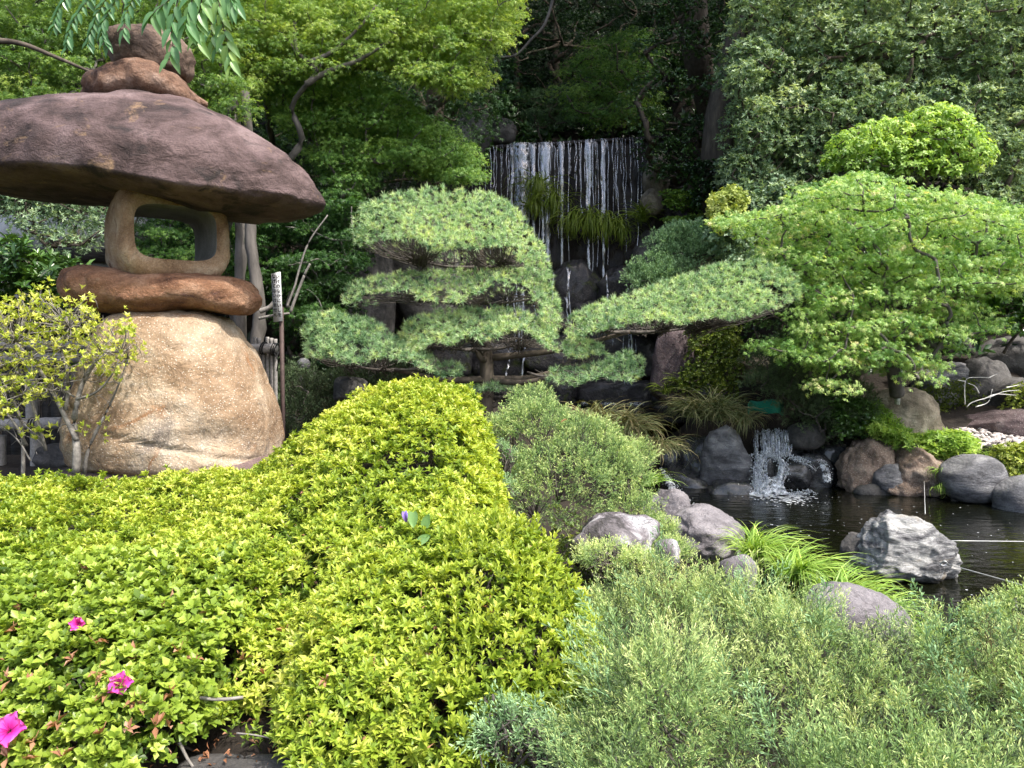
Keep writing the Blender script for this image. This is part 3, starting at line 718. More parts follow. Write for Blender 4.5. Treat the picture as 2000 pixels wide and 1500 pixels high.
rock('bank_rock', 'speckled brown rock sloping right above the water, middle of the far bank', (1728, 876, 1858, 985), 9.2, M['r_brown'], 52, sub=5, rough=.16, facets=14, box_p=3.2, tilt=.3)
rock('bank_rock', 'small slate-grey wedge stone between the two speckled brown rocks', (1705, 905, 1775, 965), 9.15, M['r_grey'], 53, sub=4)
rock('bank_rock', 'smooth blue-grey oval boulder hanging over the far bank', (1838, 886, 1962, 985), 8.7, M['r_grey'], 54, sub=4, rough=.05, facets=2)
rock('bank_rock', 'blue-grey boulder cut by the right edge of the photo at the water', (1944, 928, 2070, 1030), 8.3, M['r_grey'], 55, sub=4, rough=.05, facets=3)
rock('shore_ledge', 'flat dark ledge at the waterline below the speckled brown rocks', (1660, 938, 1880, 1010), 9.25, M['r_dark'], 56, sub=4, box_p=5, facets=3, flo=.92, fhi=1.0, dy=.3)
rock('shore_ledge', 'dark ledge at the waterline below the blue-grey boulders', (1840, 945, 2080, 1040), 8.85, M['r_dark'], 57, sub=4, box_p=4, facets=3, flo=.92, fhi=1.0, dy=.3)
rock('bank_boulder', 'dark plum rock with pale flecks behind the gravel', (1842, 795, 2090, 880), 10.3, M['r_plum'], 58, sub=5, box_p=3.6, rough=.10)
rock('retaining_rock', 'flat-faced blue-grey slab rock behind the tan boulder', (1788, 706, 1886, 800), 11.2, M['r_grey'], 59, sub=4, box_p=4.5, rough=.05)
rock('retaining_rock', 'large dark domed rock at the right edge under the maple', (1882, 650, 2110, 800), 11.6, M['r_dark'], 60, sub=4, ridges=((.5, .1, 1), 4, .05))
rock('retaining_rock', 'round dark rock in front of the large domed rock', (1868, 696, 1975, 830), 11.0, M['r_dark'], 61, sub=4)
rock('retaining_rock', 'dark slanting rock behind the white bare twig', (1920, 735, 2060, 830), 10.8, M['r_dark'], 62, sub=4)
rock('retaining_rock', 'shadowed rock above the blue-grey slab', (1820, 650, 1890, 712), 11.8, M['r_dark'], 63, sub=4)
rock('retaining_rock', 'brown rock low in the shade left of the tan boulder', (1570, 770, 1690, 850), 10.8, M['r_dark'], 64, sub=4)
rock('bank_rock', 'square brown-grey boulder with white flecks below the right pine branch', (1272, 640, 1368, 795), 11.2, M['r_plum'], 65, sub=4, box_p=4, rough=.08)
rock('bank_rock', 'low tan rock in the dark gap right of the ivy', (1432, 692, 1505, 750), 11.2, M['r_tan'], 66, sub=4)
rock('bank_rock', 'small grey rock among bright ferns on the far bank', (1772, 858, 1808, 890), 9.3, M['r_dark'], 67, sub=4)
rock('bank_rock', 'low dark stone at the gravel edge', (1920, 868, 1965, 900), 9.1, M['r_dark'], 68, sub=4)
rock('stream_rock', 'wet black rock wall between the cascade and the mossy brown rock', (1590, 860, 1665, 985), 9.9, M['r_wet'], 90, sub=4, box_p=3)
rock('stream_rock', 'wet black rock under the sedge left of the grey standing rock', (1280, 868, 1345, 935), 10.3, M['r_wet'], 91, sub=4)
rock('stream_rock', 'wet black rock between standing rock and cascade', (1440, 900, 1492, 985), 9.55, M['r_wet'], 92, sub=4)
# beside the waterfall
rock('cliff_rock', 'upright speckled brown rock at the right end of the waterfall', (1256, 300, 1312, 390), 14.3, M['r_tan'], 70, sub=4, rough=.08)
rock('cliff_rock', 'round pale rock below the upright rock beside the waterfall', (1250, 368, 1294, 422), 14.0, M['r_tan'], 71, sub=4, rough=.05)
rock('cliff_rock', 'tall grey rock right of the pale round rock', (1282, 330, 1345, 440), 14.6, M['r_dark'], 72, sub=4, box_p=3)
rock('cliff_rock', 'wide grey rock under the bright leaves beside the waterfall', (1270, 410, 1400, 500), 14.5, M['r_dark'], 73, sub=4, box_p=3.4)
rock('cliff_rock', 'grey rock with a white patch behind the small pine', (1325, 490, 1392, 560), 12.6, M['r_tan'], 74, sub=4)
rock('cliff_rock', 'dark rock at the right foot of the waterfall', (1232, 450, 1320, 560), 14.2, M['r_dark'], 75, sub=4)
rock('cliff_rock', 'brown rock in shade near the waterfall foot', (1225, 540, 1380, 660), 13.4, M['r_dark'], 76, sub=4, box_p=3)
rock('cliff_rock', 'big grey-brown rock face left of the pine', (640, 400, 770, 760), 12.4, M['r_dark'], 77, sub=4, box_p=3, rough=.1)
rock('cliff_rock', 'grey rock face seen through gaps of the upper pine pads', (740, 380, 900, 640), 13.2, M['r_dark'], 78, sub=4, box_p=3, rough=.1)
rock('cliff_rock', 'pale grey flat-faced rock peeping out above the pine top', (745, 350, 812, 420), 12.9, M['r_grey'], 79, sub=4, box_p=4, rough=.04)
rock('cliff_rock', 'dark rock at the left end of the waterfall lip', (870, 200, 960, 330), 14.9, M['r_dark'], 80, sub=4)
rock('cliff_rock', 'low dark rock behind the lip, left', (940, 225, 1010, 285), 15.8, M['r_dark'], 81, sub=4)
rock('garden_rock', 'low mossy rock in the shade left of the azalea mound', (650, 735, 720, 790), 7.8, M['r_dark'], 82, sub=4)
rock('kerb_stone', 'weathered grey kerb stone at the bottom edge under the azalea', (330, 1482, 640, 1620), 2.12, M['r_dark'], 83, sub=4, box_p=6, rough=.05, facets=2, dy=.3, flo=.95, fhi=1.0)
rock('kerb_stone', 'grey kerb stone right of the first one under the azalea', (645, 1490, 1000, 1620), 2.10, M['r_dark'], 84, sub=4, box_p=6, rough=.05, facets=2, dy=.3, flo=.95, fhi=1.0)

# ------------------------------------------------------------------ waterfall wall and water
def wall_y(x): return 15.15 - (x + .8) * .22
M['wetwall'] = rock_mat('wet_dark_wall', [(.3, (.006, .005, .005)), (.55, (.022, .016, .014)), (.8, (.045, .032, .027))], 3, 40, None, 0, .9, .55, stretch=(1, 1, .35, 0, 0, 0), wet=.12, spec=.25)
M['wetstone'] = rock_mat('wet_wall_stone', [(.3, (.018, .017, .018)), (.6, (.05, .047, .05)), (.8, (.10, .093, .097))], 4, 45, (.25, .25, .27), .10, .9, .45, wet=.25, patches=[((.05, .065, .012), .56, 2.5)])
def build_fall():
    wall = thing('waterfall_wall', 'dark wet wall the waterfall runs down, level lip on top', 'wall', (.9, 14.8, .3))
    # smooth upper slab with lip
    xs = np.linspace(-1.0, 2.9, 80); zs = np.linspace(3.0, 5.62, 60); X, Z = np.meshgrid(xs, zs, indexing='ij')
    Y = wall_y(X) + .05 * n2(X, Z * .5, 3, 50)
    V = np.stack([X.ravel(), Y.ravel(), Z.ravel()], 1); child('wall_face', V, tris(grid_faces(80, 60)), M['wetwall'], wall, None, True)
    lip = []
    for x0, x1 in ((-1.0, 3.0),):
        for i in range(40):
            xa = x0 + (x1 - x0) * i / 39
            lip.append([[xa, wall_y(xa) - .07 + .012 * math.sin(9 * xa), 5.62], [xa, wall_y(xa) + .5, 5.64], [xa, wall_y(xa) + .5, 5.5], [xa, wall_y(xa) - .06, 5.55]])
    V, Fc = skin(lip); child('lip', V, Fc, M['wetwall'], wall)
    # ledge and the lower courses of big stones
    r = np.random.default_rng(5); z = 3.15; row = 0
    while z > .2:
        h = r.uniform(.5, .8); x = -1.9 + r.uniform(0, .4)
        while x < 3.3:
            w = r.uniform(.5, 1.35); V, Fc = rock_shape(200 + row * 20 + int(x * 10), 4, .13, 8, 3.6)
            hh = h * r.uniform(.95, 1.5); V = V * np.array([w / 2 * 1.22, .36, hh / 2 * 1.15]); V = V @ rotm('Y', r.uniform(-.25, .25)).T + np.array([x + w / 2, wall_y(x + w / 2) - .22 - .03 * row + r.uniform(-.12, .08), z - h / 2 + r.uniform(-.08, .08)])
            child('wall_stone', V, Fc, M['wetstone'], wall, None, True); x += w
        z -= h; row += 1
build_fall()

def strand(x, top_w, mid_w, z1, z0, seed, off=.12, mat=None, parent=None, v=0.0):
    """one ribbon of falling water, slightly rounded, narrowing as it drops"""
    r = np.random.default_rng(seed); n = 44; t = np.linspace(0, 1, n); z = z1 + (z0 - z1) * t
    w = mid_w + (top_w - mid_w) * np.exp(-t * 3.2) ; w = w * (1 + .18 * vnoise(np.stack([t * 14, t * 0, t * 0 + seed], 1), seed))
    cx = x + .018 * vnoise(np.stack([t * 6, t * 0 + 3, t * 0], 1), seed + 1) + v * t
    y = wall_y(x) - off - .22 * t ** .5 - .03 * vnoise(np.stack([t * 9, t * 0 + 3, t * 0], 1), seed + 2)
    c = np.linspace(-1, 1, 7); P = []
    for i in range(n):
        P.append(np.stack([cx[i] + c * w[i] / 2, y[i] - np.sqrt(np.clip(1 - c * c, 0, 1)) * w[i] * .25 + .01 * np.sin(c * 9 + i), np.full(7, z[i])], 1))
    V = np.array(P).reshape(-1, 3); Fc = tris(grid_faces(n, 7))
    return child('water_strand', V, Fc, mat or M['foam'], parent, None, True)

fall = bpy.data.objects.new('waterfall', None); COL.objects.link(fall); fall.location = (.9, 14.6, .5); fall['kind'] = 'structure'
def fx(px): # photo px -> world x on the wall
    d = 14.9
    for _ in range(3): d = wall_y((px - 1000) / F * d)
    return (px - 1000) / F * d
mpx = 14.8 / F
for (px, tw, mw, bot) in [(1018, 40, 28, 450), (1000, 8, 5, 470), (1040, 12, 5, 470), (1066, 28, 8, 560), (1058, 14, 5, 480), (1095, 13, 4, 600), (1146, 15, 4, 540), (1142, 8, 3, 430), (1175, 10, 4, 560), (1170, 6, 3, 440)]:
    strand(fx(px), tw * mpx, mw * mpx, 5.60, CAMZ + (680 - bot) * mpx, int(px), parent=fall, mat=M['foam_w'])
rs = np.random.default_rng(3)
for px in [928, 940, 948, 960, 966, 972, 977, 984, 990, 994, 1107, 1111, 1118, 1121, 1128, 1133, 1137, 1152, 1158, 1164, 1184, 1190, 1196, 1199, 1206, 1211, 1218, 1225, 1231, 1238, 1050, 1080, 1088, 1245]:
    strand(fx(px + rs.uniform(-2, 2)), rs.uniform(1, 2.4) * mpx, rs.uniform(.7, 1.7) * mpx, 5.60, CAMZ + (680 - rs.uniform(330, 560)) * mpx, int(px) + 500, parent=fall)
for k in range(26):   # broken trickles down the lower stones
    px = rs.choice([rs.uniform(1075, 1240), rs.uniform(985, 1045)]); z1 = rs.uniform(1.6, 3.3)
    strand(fx(px), rs.uniform(1, 5) * mpx, rs.uniform(1, 4) * mpx, z1, z1 - rs.uniform(.5, 1.5), 900 + k, off=.60, parent=fall, v=rs.uniform(-.1, .1))
for k in range(14):   # foam at the foot
    px = 1140 + k * 9; p = at(px, 767, 14.1); 
    V, Fc = rock_shape(700 + k, 3, .25, 0, 2); V = V * np.array([.09, .09, .05]) + np.array([p[0], 13.9 + .1 * math.sin(k), .56]); child('foam', V, Fc, M['foam'], fall, None, True)

# little cascade at the pond head
casc = bpy.data.objects.new('cascade', None); COL.objects.link(casc); casc.location = tuple(at(1520, 950, 9.5)); casc['kind'] = 'structure'
def ribbon(name, pts_px, w_px, d0, d1, parent, mat, seed=0, cols=9, n=30):
    P = smooth_path([at(px, py, d0 + (d1 - d0) * i / (len(pts_px) - 1)) for i, (px, py) in enumerate(pts_px)], n)
    n = len(P); w = np.interp(np.linspace(0, 1, n), np.linspace(0, 1, len(w_px)), w_px) / F * d0; c = np.linspace(-1, 1, cols); R = []
    for i in range(n):
        x = P[i, 0] + c * w[i] / 2; y = P[i, 1] - (1 - c * c) * .05
        R.append(np.stack([x, y, np.full(cols, P[i, 2])], 1))
    V = np.array(R).reshape(-1, 3); V = V + .02 * np.stack([fbm(V * 7, 2, seed + k) for k in range(3)], 1)
    return child(name, V, tris(grid_faces(n, cols)), mat, parent, None, True)
def foam2():
    m, nt, N, L, b = new_mat('splashing_white_water'); b.inputs['Base Color'].default_value = (.85, .88, .92, 1); b.inputs['Roughness'].default_value = .3
    g = N.new('ShaderNodeNewGeometry'); a = noise_node(N, L, 16, 6, .75, g.outputs['Position'], .6); r = ramp(N, [(.44, (0, 0, 0)), (.60, (1, 1, 1))]); L.new(a.outputs['Fac'], r.inputs['Fac'])
    t = N.new('ShaderNodeBsdfTransparent'); m2 = N.new('ShaderNodeMixShader'); L.new(r.outputs['Color'], m2.inputs['Fac']); L.new(t.outputs[0], m2.inputs[1]); L.new(b.outputs[0], m2.inputs[2])
    L.new(m2.outputs[0], N['Material Output'].inputs['Surface']); return m
M['splash'] = foam2()
for k in range(9):
    px = 1489 + k * 6; ribbon('water_strand', [(px, 838), (px - 1, 850), (px - 1 + (k % 3), 884)], [4 + 3 * (k % 2), 5 + 3 * (k % 3)], 9.75, 9.6, casc, M['foam_w'], k)
ribbon('water_strand', [(1500, 888), (1522, 896), (1523, 925), (1512, 950)], [12, 12, 14, 18], 9.5, 9.15, casc, M['splash'], 21)
ribbon('water_strand', [(1488, 893), (1481, 915), (1480, 945), (1482, 965)], [14, 16, 16, 24], 9.45, 9.15, casc, M['splash'], 22)
ribbon('water_strand', [(1500, 930), (1500, 950), (1502, 972)], [40, 60, 80], 9.3, 9.0, casc, M['splash'], 23, 14)
ribbon('water_strand', [(1548, 893), (1560, 900), (1590, 918)], [6, 10, 8], 9.55, 9.35, casc, M['splash'], 24)
ribbon('water_strand', [(1606, 903), (1612, 920), (1616, 940)], [12, 14, 16], 9.55, 9.25, casc, M['splash'], 25)
ribbon('water_strand', [(1290, 912), (1310, 945), (1335, 985), (1350, 1005)], [8, 14, 16, 24], 9.6, 8.2, casc, M['splash'], 26)
M['petalwhite'] = plain_mat('white_froth', (.6, .63, .66), .4, 0, .1)
def spray():
    r = np.random.default_rng(12); P = []; S = []
    def along(pts, w, d0, d1, n, s0, s1):
        C = smooth_path([at(px, py, d0 + (d1 - d0) * i / (len(pts) - 1)) for i, (px, py) in enumerate(pts)], 30)
        for _ in range(n):
            c = C[r.integers(0, len(C))]; P.append(c + np.array([r.normal() * w / F * 9.4, -abs(r.normal()) * .05, r.normal() * .02])); S.append(r.uniform(s0, s1))
    for k in range(7): along([(1479 + k * 10, 842 + (k % 3)), (1476 + k * 9, 860), (1475 + k * 9 + (k % 3) * 2, 886)], 1.2, 9.78, 9.62, 45, .003, .007)
    along([(1468, 890), (1500, 887), (1535, 890), (1572, 900)], 5, 9.6, 9.5, 380, .006, .018)
    along([(1484, 892), (1480, 915), (1477, 940), (1480, 968)], 7, 9.45, 9.1, 520, .006, .019)
    along([(1502, 890), (1524, 900), (1527, 925), (1515, 950), (1520, 975)], 6, 9.5, 9.05, 420, .006, .017)
    along([(1470, 965), (1500, 972), (1540, 968), (1570, 960)], 12, 9.2, 9.15, 520, .006, .02)
    along([(1545, 893), (1568, 900), (1592, 915)], 3, 9.5, 9.35, 90, .004, .011)
    along([(1600, 900), (1612, 915), (1616, 940)], 4, 9.5, 9.3, 150, .004, .012)
    along([(1300, 925), (1318, 955), (1340, 990)], 5, 9.4, 8.4, 200, .004, .012)
    nfall = 7 * 45
    S = [v * .62 for v in S]
    o = np.array([[1, 0, 0], [-1, 0, 0], [0, 1, 0], [0, -1, 0], [0, 0, 1.7], [0, 0, -1.7]], float); f = np.array([[0, 2, 4], [2, 1, 4], [1, 3, 4], [3, 0, 4], [2, 0, 5], [1, 2, 5], [3, 1, 5], [0, 3, 5]])
    P = np.array(P); S = np.array(S); A = scatter([(o * np.array([.8, .8, 3.2]), f)], P[:nfall], frames(np.tile([0, 0, 1.], (nfall, 1))), S[:nfall], .5); V, Fc, T = merge([A, scatter([(o, f)], P[nfall:], frames(rand_dirs(len(P) - nfall) * .5 + np.array([0, 0, 1.])), S[nfall:] * .8, .5)])
    child('spray', V, Fc, M['petalwhite'], casc, kind='stuff')
def streaks():
    r = np.random.default_rng(44)
    for k in range(10):
        a = 1474 + k * 7.5 + r.uniform(-2, 2); ribbon('water_strand', [(a, 840 + r.uniform(-2, 4)), (a + r.uniform(-2, 2), 862), (a + r.uniform(-4, 4), 888)], [3, 5, 6], 9.76, 9.58, casc, M['foam_w'], k, 5, 16)
    for k in range(7):
        a = 1474 + k * 4; ribbon('water_strand', [(a + 4, 890), (a - 2 + r.uniform(-3, 3), 915), (a + r.uniform(-5, 3), 942), (a + r.uniform(-6, 8), 972)], [4, 6, 6, 9], 9.46, 9.05, casc, M['foam_w'], 60 + k, 5, 20)
    for k in range(5):
        ribbon('water_strand', [(1504 + k * 3, 890), (1522 + k * 2.4 + r.uniform(-3, 3), 905), (1524 + r.uniform(-5, 6), 930), (1512 + k * 4, 958), (1520 + k * 8, 974)], [4, 6, 6, 7, 10], 9.5, 9.05, casc, M['foam_w'], 80 + k, 5, 20)
def flat_foam(name, px, py, rx, ry, seed):
    d = 1.8 / ((py - 680) / F); c = at(px, py, d); r = np.random.default_rng(seed); V = []; Fc = []
    n = 420
    for k in range(n):
        a = r.uniform(0, 2 * PI); q = abs(r.normal()) * .55; x = c[0] + math.cos(a) * q * rx / F * d; y = c[1] + math.sin(a) * q * ry; s = r.uniform(.008, .035) * (1.4 - min(q, 1.2)); j = len(V)
        for m_ in range(6):
            b = m_ * PI / 3; V.append([x + math.cos(b) * s * r.uniform(.6, 1.3), y + math.sin(b) * s * r.uniform(.8, 1.6), -.192 + .002 * (k % 3)])
        for m_ in range(4): Fc.append([j, j + m_ + 1, j + m_ + 2])
    return child(name, np.array(V), np.array(Fc), M['petalwhite'], casc, kind='stuff')
spray(); streaks(); flat_foam('foam', 1525, 972, 80, .55, 1); flat_foam('foam', 1600, 945, 40, .25, 2); flat_foam('foam', 1345, 1000, 30, .9, 3)

# specks floating on the pond
V = []; Fc = []
for k in range(110):
    px = rs.uniform(1480, 2000); py = rs.uniform(1000, 1250) if k % 3 else rs.uniform(990, 1060); d = 1.8 / ((py - 680) / F); c = at(px, py, d); s = rs.uniform(.003, .009); j = len(V)
    for m_ in range(5):
        b = m_ * 2 * PI / 5; V.append([c[0] + math.cos(b) * s * 1.3, c[1] + math.sin(b) * s, -.194])
    Fc += [[j, j + 1, j + 2], [j, j + 2, j + 3], [j, j + 3, j + 4]]
solo('floating_petals', V, Fc, M['petalwhite'], 'white specks floating on the dark pond', 'petals', kind='stuff')

# fishing-line wires over the pond
M['wire'] = plain_mat('pale_wire', (.6, .6, .58), .4, .3, .1)
def wire(p, q, label, rad=.0035):
    V, Fc = tube([p + (q - p) * t for t in np.linspace(0, 1, 5)], rad, 5); solo('guard_wire', V, Fc, M['wire'], label, 'wire')
wire(at(1855, 1056, 5.9), at(2040, 1058, 6.1), 'level pale wire from the pond boulder to the right edge')
wire(at(1848, 1101, 5.5), at(2030, 1152, 4.9), 'pale wire slanting down from the pond boulder')
wire(at(1805, 940, 8.9), at(1807, 1003, 6.2), 'thin vertical-looking wire from the far bank down to the pond boulder', .003)
V, Fc = tube(smooth_path([at(1838, 1100, 5.35), at(1845, 1096, 5.3), at(1850, 1101, 5.35), at(1843, 1105, 5.35), at(1836, 1102, 5.35)], 16), .006, 6)
solo('wire_clamp', V, Fc, M['wire'], 'small pale loop fixing the slanting wire to the pond boulder', 'clamp')

# ------------------------------------------------------------------ vegetation helpers
def branch_tree(base, nodes, r0, r1=.006, seed=0, bend=.15, K=5):
    """limbs that join every node to the nearest part of the tree already grown, thinning outward"""
    r = np.random.default_rng(seed); base = np.asarray(base, float)
    nodes = np.asarray(nodes, float); order = np.argsort(np.linalg.norm(nodes - base, axis=1))
    have = [base]; parent = [-1]; 
    for i in order:
        d = np.linalg.norm(np.array(have) - nodes[i], axis=1) + .35 * np.array([0 if p < 0 else .3 for p in parent])
        j = int(np.argmin(d)); have.append(nodes[i]); parent.append(j)
    cnt = np.ones(len(have))
    for i in range(len(have) - 1, 0, -1): cnt[parent[i]] += cnt[i]
    rad = r1 + (r0 - r1) * (cnt / cnt[0]) ** .55; parts = []
    for i in range(1, len(have)):
        a, b = have[parent[i]], have[i]; L_ = np.linalg.norm(b - a); m1 = a * .66 + b * .34 + r.normal(size=3) * bend * L_ * .5; m2 = a * .33 + b * .67 + r.normal(size=3) * bend * L_ * .5
        V, Fc = tube(smooth_path([a, m1, m2, b], 9), [rad[parent[i]] if parent[i] else rad[i] * 1.2, rad[i]], K if rad[i] < .05 else 9); parts.append((V, Fc))
    V, Fc, _ = merge(parts); return V, Fc

def in_poly(px, py, P):
    return poly_sdf(np.asarray(px, float), np.asarray(py, float), np.asarray(P, float)) < 0

def fill(poly, d, dj, spacing, seed=0, n=4000, inset=0):
    """cluster centres filling the region of the photo outlined by poly, at distance d +- dj"""
    r = np.random.default_rng(seed); P = np.array(poly, float); lo, hi = P.min(0), P.max(0)
    q = r.uniform(lo, hi, (n, 2)); q = q[poly_sdf(q[:, 0], q[:, 1], P) < -inset]; dd = d + r.uniform(-dj, dj, len(q))
    pts = np.array([at(a[0], a[1], e) for a, e in zip(q, dd)]); out = np.zeros((0, 3))
    for p in pts:
        if len(out) and ((out - p) ** 2).sum(1).min() < spacing * spacing: continue
        out = np.vstack([out, p])
    return out

def shell_points(centres, radii, n_each, up_bias=.35, inner=.55, seed=0):
    """points on and inside ellipsoid clusters with outward normals"""
    C = np.repeat(centres, n_each, axis=0); Rr = np.repeat(np.broadcast_to(radii, (len(centres), 3)), n_each, axis=0)
    D = rand_dirs(len(C)); D[:, 2] += up_bias; D /= np.linalg.norm(D, axis=1)[:, None]
    q = inner + (1 - inner) * rng.uniform(0, 1, len(C)) ** .5
    return C + D * Rr * q[:, None], D / np.sqrt(Rr / Rr.mean(1)[:, None]), q

def leafy(name, label, cat, centres, radii, n_each, tm, mat, base, r0=.06, bark='bark', lean=(0, 0, 1), lean_w=.6, tint=.5, tint_s=.18, up=.35, inner=.5, scale=1.0, group=None, kname='crown', seed=0, thin=.005, nodes=None, shade=.15, bend=.15):
    root = thing(name, label, cat, base, group)
    P, N, q = shell_points(centres, radii, n_each, up, inner)
    ax = N * (1 - lean_w) + np.array(lean) * lean_w + rng.normal(size=N.shape) * .22
    per = np.repeat(rng.normal(size=len(centres)) * tint_s * .6, n_each)
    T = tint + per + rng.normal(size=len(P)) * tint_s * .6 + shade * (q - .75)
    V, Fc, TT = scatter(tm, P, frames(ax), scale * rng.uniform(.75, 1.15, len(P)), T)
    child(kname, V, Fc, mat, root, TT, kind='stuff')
    nd = centres if nodes is None else nodes
    if len(nd) > 1 and r0:
        V, Fc = branch_tree(np.array(base), nd, r0, thin, seed, bend); child('trunk', V, Fc, M[bark], root, None, True)
    return root

def rr(n, a, b): return rng.uniform(a, b, n)

# ------------------------------------------------------------------ templates
T_mapl = [maple_spray(.070, 6, .105, s, 5) for s in range(5)]
T_maps = [maple_spray(.06, 6, .11, s + 20, 5) for s in range(4)]
T_mapn = [maple_spray(.075, 4, .085, s + 40, 7) for s in range(6)]
T_osm = [rosette(6, leaf2, .085, .026, (5, 60), s, .03) for s in range(5)]
T_gloss = [rosette(6, leaf2, .055, .026, (0, 60), s + 9, .02) for s in range(5)]
T_lime = [rosette(5, leaf, .075, .042, (-35, 35), s + 20, .04) for s in range(5)]
T_small = [rosette(6, leaf2, .03, .014, (5, 65), s + 30, .01) for s in range(5)]

# ------------------------------------------------------------------ background woods and trees
def pads(cent, rx, rz, k=1.0):
    r = rng.uniform(.75, 1.25, (len(cent), 1)); return np.array([rx, rx, rz]) * r

# dark trees filling the ravine behind the fall
c = fill([(930, -60), (1460, -60), (1460, 250), (1260, 262), (1060, 215), (950, 60)], 19.5, 1.6, .75, 1)
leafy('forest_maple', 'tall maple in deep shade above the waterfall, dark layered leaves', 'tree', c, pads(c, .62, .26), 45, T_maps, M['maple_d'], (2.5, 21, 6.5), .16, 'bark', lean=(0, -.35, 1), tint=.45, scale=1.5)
c = fill([(1130, 95), (1250, 60), (1270, 130), (1262, 235), (1150, 240), (1100, 200)], 16.6, .7, .42, 2)
leafy('forest_maple', 'mid-green maple bough hanging over the lip of the waterfall', 'tree', c, pads(c, .42, .14), 56, T_maps, M['maple_g'], (3.1, 17.6, 5.4), .08, 'bark', lean=(0, -.4, 1), tint=.62, scale=1.15)
c = fill([(900, 150), (1090, 140), (1100, 215), (1060, 262), (920, 262)], 22.5, 1.0, .9, 3)
leafy('forest_shrub', 'black-green undergrowth far behind the waterfall lip', 'shrub', c, pads(c, .6, .4), 60, T_maps, M['maple_d'], (-.3, 22.8, 7), .06, 'bark', tint=.2, scale=1.6)
c = fill([(1030, 190), (1100, 175), (1110, 240), (1040, 252)], 17.4, .4, .35, 4)
leafy('forest_shrub', 'small grey-leaved shrub in the dark behind the lip', 'shrub', c, pads(c, .3, .12), 60, T_maps, M['juniper_b'], (.9, 17.5, 5.5), .03, 'bark', tint=.15, scale=.9)
# slender trunks in the dark
for k, (px, w) in enumerate([(945, .13), (962, .16), (1002, .10), (1085, .12), (918, .14), (1020, .09)]):
    p = at(px, 225, 20.5 + .5 * k); V, Fc = tube(smooth_path([p + np.array([0, 0, -1]), p + np.array([.1 * math.sin(k), 0, 1.5]), p + np.array([.5 * math.sin(k * 2), 0, 4]), p + np.array([.9 * math.sin(k * 2), 0, 8])], 14), [w, w * .6], 8)
    solo('tree_trunk', V, Fc, M['bark'], ['slim dark trunk at the far left of the ravine', 'thicker dark trunk second from left in the ravine', 'thin trunk near the sky glints in the ravine', 'dark trunk right of the sky glints', 'dark trunk behind the left maple tips', 'very thin trunk beside the sky glints'][k], 'tree', 'tree trunks in the ravine', None, True)
# unseen tall crowns added above the picture to shade the ravine
def canopy(name, label, cx, cy, cz, rx, ry, rz, n, base, seed):
    r = np.random.default_rng(seed); q = r.normal(size=(n, 3)); q /= np.linalg.norm(q, axis=1)[:, None]; q *= r.uniform(.3, 1, (n, 1)) ** .5
    c = np.array([cx, cy, cz]) + q * np.array([rx, ry, rz])
    return leafy(name, label, 'tree', c, pads(c, 1.0, .5), 24, T_maps, M['maple_d'], base, .28, 'bark', tint=.5, scale=3.9, seed=seed)
canopy('shade_tree', 'tall tree with unseen crown added to shade the waterfall ravine', 1.8, 14.6, 11.8, 4.0, 2.6, 2.0, 80, (5.0, 16.5, 3.5), 11)
canopy('shade_tree', 'tall tree added on the slope behind the ravine, shading crown above the picture', -1.5, 20, 14.5, 5.5, 3, 3.2, 80, (-2.6, 20, 6), 12)
canopy('shade_tree', 'unseen tall tree added on the slope behind the right-hand evergreen', 7.5, 19.5, 14.0, 5, 3, 3.0, 70, (7, 19.5, 8), 13)

canopy('shade_tree', 'tall tree added on the left slope, unseen crown shading the ravine', -2.6, 15.0, 11.6, 3.6, 2.8, 2.2, 80, (-3.6, 16, 3), 14)
canopy('shade_tree', 'broad tree added on the right, unseen crown shading the ravine', 3.2, 12.4, 10.6, 2.6, 1.7, 1.6, 70, (4.4, 14.4, 2), 15)
for k, (poly, d, lab) in enumerate([([(-100, -120), (480, -120), (480, 200), (-100, 260)], 13.6, 'dark evergreen thicket filling the top left behind the maples'), ([(440, -120), (960, -120), (960, 180), (440, 200)], 14.6, 'dark evergreen thicket behind the bright maple'), ([(900, -120), (1500, -120), (1500, 120), (900, 130)], 23, 'black-green wood far behind the ravine'), ([(1400, -120), (2100, -120), (2100, 140), (1400, 140)], 16.5, 'dark wood behind the grey-green evergreen')]):
    c = fill(poly, d, .7, .55 if d < 20 else .7, 80 + k)
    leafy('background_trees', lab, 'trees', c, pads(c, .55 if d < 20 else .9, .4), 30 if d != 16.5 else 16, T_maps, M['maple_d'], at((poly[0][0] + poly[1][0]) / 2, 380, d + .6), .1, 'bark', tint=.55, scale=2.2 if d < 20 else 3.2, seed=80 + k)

# dense leaf cover on the hillsides behind everything
def hillside_leaves():
    n = 10000; x = rr(n, -16, 16); y = rr(n, 9.0, 25); x[:4000] = rr(4000, -4, 8); y[:4000] = rr(4000, 19, 29); z = terrain(x, y)
    keep = (z > 1.0) & ~((x > -1.5) & (x < 3.3) & (y < 19)) & ~((x > -1.7) & (x < 3.6) & (y < 15.8))
    x, y, z = x[keep], y[keep], z[keep]; P = np.stack([x, y, z + rr(len(x), .0, .8)], 1)
    V, Fc, T = scatter(T_gloss, P, frames(np.tile([0, -.5, 1.], (len(x), 1)) + rng.normal(size=(len(x), 3)) * .5), 3.6 * rr(len(x), .6, 1.3), .35 + rng.normal(size=len(x)) * .15)
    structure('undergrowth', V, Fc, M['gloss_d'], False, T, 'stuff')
hillside_leaves()

